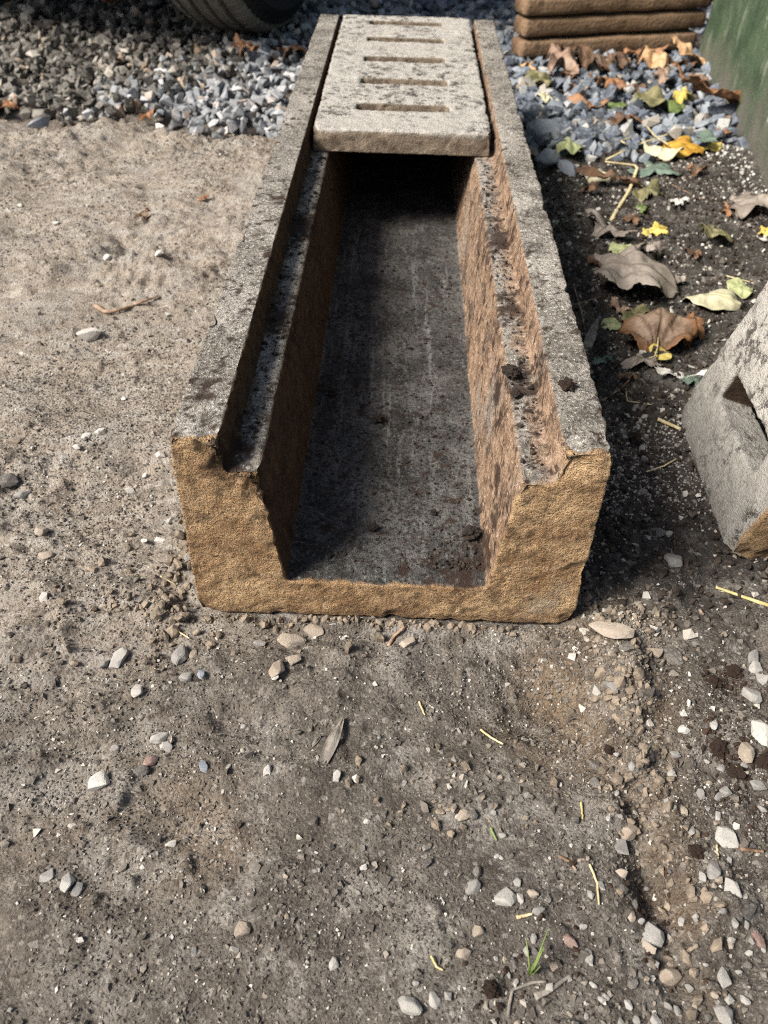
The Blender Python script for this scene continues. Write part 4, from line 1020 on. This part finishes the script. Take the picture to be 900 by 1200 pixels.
leaf(800, 178, 44, 19, 'oval', 'amber', 'deep amber folded leaf in the middle of the leaf strip', R_(-14), .9, .5, .22, 22, None, .002)
leaf(832, 175, 25, 12, 'oval', 'yellow', 'light yellow leaf right of the amber leaf', R_(15), .7, .3, .4, 23)
leaf(826, 165, 38, 16, 'scrap', 'teal', 'flat grey green leaf piece above the light yellow leaf', R_(0), .3, .1, .1, 24)
leaf(833, 137, 46, 52, 'plane', 'rust', 'rust brown lobed leaf leaning against the green wall', R_(100), .8, .2, .25, 25, None, .006, (R_(25), R_(10)))
leaf(845, 160, 20, 12, 'scrap', 'rust', 'small rust scrap at the wall foot under the lobed leaf', 0, .6, .2, .3, 26)
leaf(698, 210, 26, 15, 'oval', 'cream', 'small cream green leaf left of the bent straw', R_(40), .7, .4, .2, 28, .3)
leaf(667, 180, 30, 16, 'oval', 'palegreen', 'yellow green curled leaf at the lower gravel edge', R_(12), 1.0, .4, .3, 29)
leaf(763, 130, 42, 17, 'oval', 'olive', 'dark olive leaf with green side on the gravel', R_(5), .7, .3, .3, 30)
leaf(786, 128, 26, 16, 'oval', 'green', 'green leaf part between the olive leaf and the yellow one', R_(10), .5, .3, .2, 31, None, .006)
leaf(798, 119, 28, 22, 'scrap', 'yellow', 'bright yellow round leaf on the gravel', R_(0), .9, .4, .3, 32, None, .004)
leaf(812, 78, 34, 30, 'plane', 'orange', 'pale orange leaf upright in the corner of boards and wall', R_(60), .7, .3, .3, 33, None, 0, (R_(20), 0))
leaf(760, 84, 48, 22, 'plane', 'orange', 'pale orange lobed leaf below the boards', R_(-10), 1.0, .2, .35, 34)
leaf(748, 73, 36, 22, 'plane', 'rust', 'rust leaf between two pale orange leaves', R_(50), .9, .2, .4, 35)
leaf(790, 79, 22, 20, 'scrap', 'darkbrown', 'dark brown leaf left of the corner orange leaf', R_(50), .9, .2, .4, 36)
leaf(700, 82, 48, 30, 'plane', 'brown', 'brown crumpled leaf under the middle of the boards', R_(-60), 1.3, .3, .5, 37)
leaf(678, 74, 32, 30, 'plane', 'darkbrown', 'dark brown curled leaf against the lowest board', R_(30), 1.3, .3, .5, 38, None, .01)
leaf(655, 88, 52, 30, 'plane', 'pink', 'pinkish brown leaf below the left part of the boards', R_(0), .9, .3, .4, 39)
leaf(618, 84, 20, 16, 'scrap', 'orange', 'orange leaf scrap at the left foot of the boards', R_(0), .9, .3, .4, 40)
leaf(713, 110, 36, 24, 'plane', 'rust', 'rust lobed leaf in the middle of the blue gravel', R_(20), 1.0, .3, .4, 41)
leaf(689, 130, 24, 20, 'scrap', 'rust', 'rust curled leaf left of the small lime leaf', R_(60), 1.3, .4, .5, 42)
leaf(726, 129, 14, 18, 'oval', 'green', 'small lime green leaf standing in the gravel', R_(85), .5, .3, .2, 43, None, .004)
leaf(729, 147, 42, 16, 'scrap', 'darkbrown', 'dark brown flat leaf under the lime green leaf', R_(-10), .5, .2, .3, 44)
leaf(630, 103, 32, 9, 'oval', 'olive', 'yellowish olive leaf between channel and boards', R_(5), .6, .3, .3, 45)
leaf(640, 118, 18, 16, 'scrap', 'cream', 'pale yellow leaf scrap beside the channel on gravel', R_(30), .6, .3, .3, 46)
leaf(618, 183, 22, 16, 'scrap', 'greybrown', 'grey brown leaf scrap touching the channel side', R_(30), .6, .3, .3, 47)
leaf(718, 217, 24, 34, 'scrap', 'darkbrown', 'dark brown leaf between cream green leaf and bent straw', R_(80), .9, .3, .3, 48)
leaf(716, 382, 20, 14, 'oval', 'palegreen', 'small bright green leaf left of the brown veined leaf', R_(-10), .5, .2, .1, 49)
leaf(704, 424, 28, 12, 'scrap', 'teal', 'dull green leaf scrap close to the right channel side', R_(-10), .5, .2, .2, 50)
leaf(744, 373, 44, 22, 'scrap', 'olive', 'olive leaf under the two biggest leaves', R_(10), .4, .2, .2, 51)
leaf(752, 431, 48, 16, 'scrap', 'greybrown', 'grey brown leaf strip below the brown veined leaf', R_(5), .7, .3, .3, 52)
leaf(811, 452, 28, 22, 'scrap', 'teal', 'dark grey green leaf at the far edge of the leaning cover', R_(10), .4, .2, .2, 53)
leaf(799, 446, 20, 36, 'scrap', 'white', 'crooked white papery flake left of the leaning cover', R_(75), .4, .2, .3, 54)
leaf(725, 365, 22, 18, 'scrap', 'pink', 'small pinkish leaf scrap under the largest leaf', R_(20), .7, .3, .3, 55)
leaf(895, 275, 20, 14, 'scrap', 'yellow', 'yellow leaf tip at the right edge of the soil', R_(20), .7, .3, .3, 56)
leaf(752, 248, 18, 12, 'scrap', 'green', 'dark green scrap under the olive crumpled leaf', R_(20), .7, .3, .3, 57)
for k, (px, py, wpx, hpx, kd, m_, lb) in enumerate([
 (668, 96, 30, 16, 'scrap', 'brown', 'brown leaf scrap just below the dark curled leaf by the lowest board'),
 (722, 86, 28, 18, 'plane', 'darkbrown', 'dark brown leaf between the crumpled brown leaf and the orange ones'),
 (700, 98, 26, 14, 'scrap', 'brown', 'flat brown scrap right below the crumpled brown leaf'),
 (775, 96, 24, 12, 'scrap', 'pink', 'pinkish scrap under the pale orange lobed leaf'),
 (650, 72, 22, 16, 'scrap', 'brown', 'brown scrap tucked at the left of the dark curled leaf'),
 (820, 98, 20, 14, 'scrap', 'brown', 'brown scrap at the wall below the corner orange leaf'),
 (705, 152, 30, 12, 'scrap', 'greybrown', 'grey brown flat scrap left of the dark flat leaf on gravel'),
 (745, 108, 22, 12, 'scrap', 'darkbrown', 'dark scrap right of the rust lobed leaf on blue gravel'),
 (676, 112, 24, 12, 'scrap', 'pink', 'pinkish scrap left of the rust lobed leaf on blue gravel'),
 (690, 228, 22, 14, 'scrap', 'darkbrown', 'dark scrap on soil left of the lower end of the bent straw'),
 (740, 262, 24, 12, 'scrap', 'darkbrown', 'dark brown scrap between the grey arched leaf and yellow leaf'),
 (700, 312, 24, 12, 'scrap', 'darkbrown', 'dark scrap at the upper left rim of the largest leaf'),
 (790, 330, 24, 14, 'scrap', 'greybrown', 'grey scrap right of the largest leaf tip'),
 (812, 300, 20, 10, 'scrap', 'darkbrown', 'dark scrap under the dull brown leaf in open soil'),
 (770, 345, 26, 12, 'scrap', 'olive', 'olive scrap between largest leaf and cream leaf'),
 (735, 445, 24, 10, 'scrap', 'darkbrown', 'dark brown scrap below the grey brown strip'),
 (690, 395, 14, 10, 'scrap', 'greybrown', 'grey scrap beside the wood chip near the channel'),
 (815, 205, 24, 10, 'scrap', 'brown', 'brown scrap on soil below the amber leaf')]):
    leaf(px, py, wpx, hpx, kd, m_, lb, R_(37*k), .8, .2, .35, 100+k)
GF = 'fallen leaves left of the channel'
leaf(287, 66, 30, 24, 'plane', 'rust', 'rust leaf left of the big white gravel stone', R_(30), 1.2, .4, .5, 60, group=GF)
leaf(330, 74, 34, 24, 'plane', 'darkbrown', 'dark brown crumpled leaf right of the big white stone', R_(-30), 1.3, .4, .5, 61, group=GF)
leaf(347, 68, 22, 28, 'plane', 'rust', 'rust curled leaf against the far left channel side', R_(70), 1.3, .4, .5, 62, group=GF)
leaf(268, 66, 14, 10, 'scrap', 'rust', 'small rust scrap left of the rust leaf on gravel', 0, .6, .4, .4, 63, group=GF)
leaf(12, 129, 26, 10, 'oval', 'rust', 'rust leaf at the left edge of the gravel', R_(10), .6, .4, .4, 64, group=GF)
leaf(131, 9, 20, 10, 'scrap', 'rust', 'brown leaf far back on the dark gravel', 0, .6, .4, .4, 65, group=GF)
leaf(169, 255, 16, 14, 'scrap', 'brown', 'little brown leaf scrap on the tan dirt', R_(-30), .9, .4, .4, 66, group=GF)
leaf(178, 138, 20, 16, 'scrap', 'rust', 'rust leaf scrap in the trough at the gravel edge', R_(-30), .9, .4, .4, 67, group=GF)
leaf(237, 234, 11, 7, 'scrap', 'rust', 'tiny orange leaf scrap beside the channel on tan dirt', R_(-30), .9, .4, .4, 68, group=GF)

# ------------------------------------------------------------------ straws, twigs, chips
def strand(pix, r0, r1, mat, label, name, cat, group, flat=.8, lift=.0015, arch=0.0, n=14):
    pts = []; m = len(pix)-1
    for i in range(n+1):
        t = i/n*m; k = min(int(t), m-1); f = t-k
        px = pix[k][0]*(1-f)+pix[k+1][0]*f; py = pix[k][1]*(1-f)+pix[k+1][1]*f
        P = at(px, py); up = (.016 if P[1] > 1.15 else 0); z = gz(P[0], P[1])+lift+up+arch*math.sin(math.pi*i/n)
        P = at(px, py, z); P[0] += random.gauss(0, .00012); P[2] += random.gauss(0, .0001); pts.append(P)
    return tag(link(name, tube(pts, r0, r1, flat), M[mat]), label, cat, group)
GS = 'straws and dry stems on the ground'
strand([(798, 152), (745, 170), (706, 189), (748, 194), (738, 222), (716, 258)], .0016, .0030, 'straw', 'long bent pale straw lying over the soil below the gravel', 'straw', 'straw', GS, .5, arch=.008, n=24)
strand([(758, 148), (768, 160), (784, 170)], .0014, .0018, 'straw', 'pale yellow stalk above the amber leaf', 'straw', 'straw', GS, arch=.006)
strand([(745, 178), (728, 165), (748, 158)], .0014, .0016, 'straw', 'thin pale stalk crossing the long bent straw', 'straw', 'straw', GS, arch=.004)
strand([(771, 491), (800, 504)], .0024, .0020, 'straw', 'short thick pale stick touching the leaning cover', 'straw', 'stick', GS)
strand([(757, 553), (778, 546), (796, 536)], .0009, .0009, 'straw', 'thin tan straw on dark soil below the pale stick', 'straw', 'straw', GS)
strand([(839, 688), (870, 699), (905, 711)], .0014, .0020, 'yellow_straw', 'bright yellow straw at the right edge below the cover', 'straw', 'straw', GS)
strand([(850, 323), (888, 333)], .0011, .0011, 'straw', 'thin straw above the small pale olive leaf', 'straw', 'straw', GS)
strand([(673, 336), (681, 365), (687, 392)], .0012, .0010, 'twig', 'thin dark twig close to the right channel side', 'twig', 'twig', GS)
strand([(705, 470), (728, 455), (746, 436)], .0012, .0008, 'twig', 'grey twig below the brown veined leaf', 'twig', 'twig', GS)
strand([(733, 455), (735, 470), (762, 474)], .0008, .0008, 'straw', 'hooked straw right of the grey twig', 'straw', 'straw', GS)
strand([(672, 358), (690, 352), (706, 347)], .0015, .0010, 'twig', 'short twig left of the largest leaf', 'twig', 'twig', GS)
strand([(784, 215), (820, 232), (850, 236)], .0010, .0008, 'twig', 'brown twig between grey green leaf and the wall', 'twig', 'twig', GS)
strand([(112, 358), (124, 366), (145, 362), (165, 354), (184, 347)], .0030, .0014, 'twig', 'long crooked brown twig on the tan dirt', 'twig', 'twig', GS, .9, .004)
strand([(206, 738), (222, 748)], .0008, .0006, 'straw', 'short straw by the left corner of the channel', 'straw', 'straw', GS)
strand([(188, 675), (204, 684), (216, 699)], .0007, .0006, 'straw', 'curved thin straw at the left channel foot', 'straw', 'straw', GS)
strand([(455, 757), (462, 745), (476, 733)], .0016, .0012, 'twig', 'dark twig poking from under the channel front', 'twig', 'twig', GS)
strand([(563, 855), (575, 864), (590, 872)], .0010, .0008, 'straw', 'pale stalk in the hollow before the channel', 'straw', 'straw', GS)
strand([(491, 822), (498, 838)], .0009, .0007, 'straw', 'short straw on dirt left of the hollow', 'straw', 'straw', GS)
strand([(575, 970), (582, 985)], .0009, .0006, 'grass', 'green yellow blade above the bottom grit', 'straw', 'straw', GS)  # a grass blade under the straw name, like the two below
strand([(681, 940), (683, 960)], .0009, .0006, 'yellow_straw', 'small yellow green blade right of the hollow', 'straw', 'straw', GS)
strand([(505, 1120), (512, 1133), (519, 1137)], .0009, .0006, 'yellow_straw', 'small yellow blade left of the grass sprig', 'straw', 'straw', GS)
strand([(606, 1075), (624, 1071)], .0012, .0008, 'straw', 'short tan straw beside the angular grey stones', 'straw', 'straw', GS)
strand([(627, 1168), (645, 1160), (670, 1142)], .0022, .0008, 'woodchip', 'dry grey blade near the bottom edge', 'straw', 'straw', GS, .3)
strand([(595, 1190), (600, 1160), (625, 1151), (640, 1150)], .0010, .0008, 'woodchip', 'thin curved grey stem around the grass sprig', 'straw', 'straw', GS)
strand([(855, 903), (862, 898), (872, 905)], .0009, .0007, 'yellow_straw', 'curled yellow straw by the brown clods at right', 'straw', 'straw', GS)
strand([(655, 1003), (668, 1010), (676, 1020)], .0010, .0007, 'twig', 'reddish fibre between the furrows', 'twig', 'twig', GS)
strand([(840, 990), (842, 1010)], .0008, .0007, 'straw', 'straw bit on the lower right grit', 'straw', 'straw', GS)
strand([(868, 995), (895, 998)], .0014, .0010, 'twig', 'reddish brown twig at the lower right edge', 'twig', 'twig', GS)
strand([(690, 1010), (700, 1035), (702, 1060)], .0009, .0006, 'straw', 'fine curved straw beside the dark furrow', 'straw', 'straw', GS)
strand([(285, 545), (282, 546)], .0006, .0005, 'straw', 'tiny straw on the left ledge of the channel', 'straw', 'straw', GS) if 0 else None
# wood chips: flat split slivers
def chip(a, b, wpx, label):
    A = at(*a); B = at(*b); zc = (gz(A[0], A[1])+gz(B[0], B[1]))/2+.002; A = at(*a, zc); B = at(*b, zc); d = B-A; L = np.linalg.norm(d); W = wpx*depth(A)/FPX
    nu, nv = 24, 7; V = []
    for k in (1, -1):
        for i in range(nu):
            u = i/(nu-1); wd = W*(.55+.45*math.sin(math.pi*min(1, u*1.1+.12)))*(1 if u < .8 else 1-(u-.8)*3)
            for j in range(nv):
                v = j/(nv-1)-.5; V.append((u*L+random.uniform(-1, 1)*L*.02*(i in (0, nu-1))*3, v*wd, k*(.0012+.0004*math.sin(v*30+u*3))+.001*math.sin(u*5)))
    g = grid_faces(nu, nv); n0 = nu*nv; idx = np.arange(n0).reshape(nu, nv); rim = []
    for line in (idx[0], idx[-1][::-1], idx[:, -1], idx[:, 0][::-1]): rim.append(np.stack([line[:-1], line[1:], line[1:]+n0, line[:-1]+n0], 1))
    o = link('wood_chip', np_mesh('chip', np.array(V), [g, g[:, ::-1]+n0]+rim, False), M['woodchip']); o.location = A; o.rotation_euler = (.1, 0, math.atan2(d[1], d[0]))
    tag(o, label, 'wood chip', 'wood chips')
chip((379, 893), (402, 842), 15, 'grey wood chip on the dirt in front of the channel')
chip((686, 412), (701, 372), 12, 'grey wood chip between channel and brown veined leaf')
chip((366, 874), (376, 862), 6, 'small pale wood chip left of the grey one')
# grass sprig
def sprig():
    o = empty('grass_sprig'); P = at(618, 1148); o.location = (P[0], P[1], gz(P[0], P[1]))
    for k in range(6):
        a = random.uniform(0, 6.28); h = random.uniform(.014, .030); s = random.uniform(.004, .012)
        link('blade', tube([(0, 0, 0), (s*.3*math.cos(a), s*.3*math.sin(a), h*.5), (s*math.cos(a), s*math.sin(a)+.006, h)], .0010, .0003, .4, 5), M['grass'], o)
    tag(o, 'tiny green grass sprig near the bottom edge', 'grass sprig')
sprig()
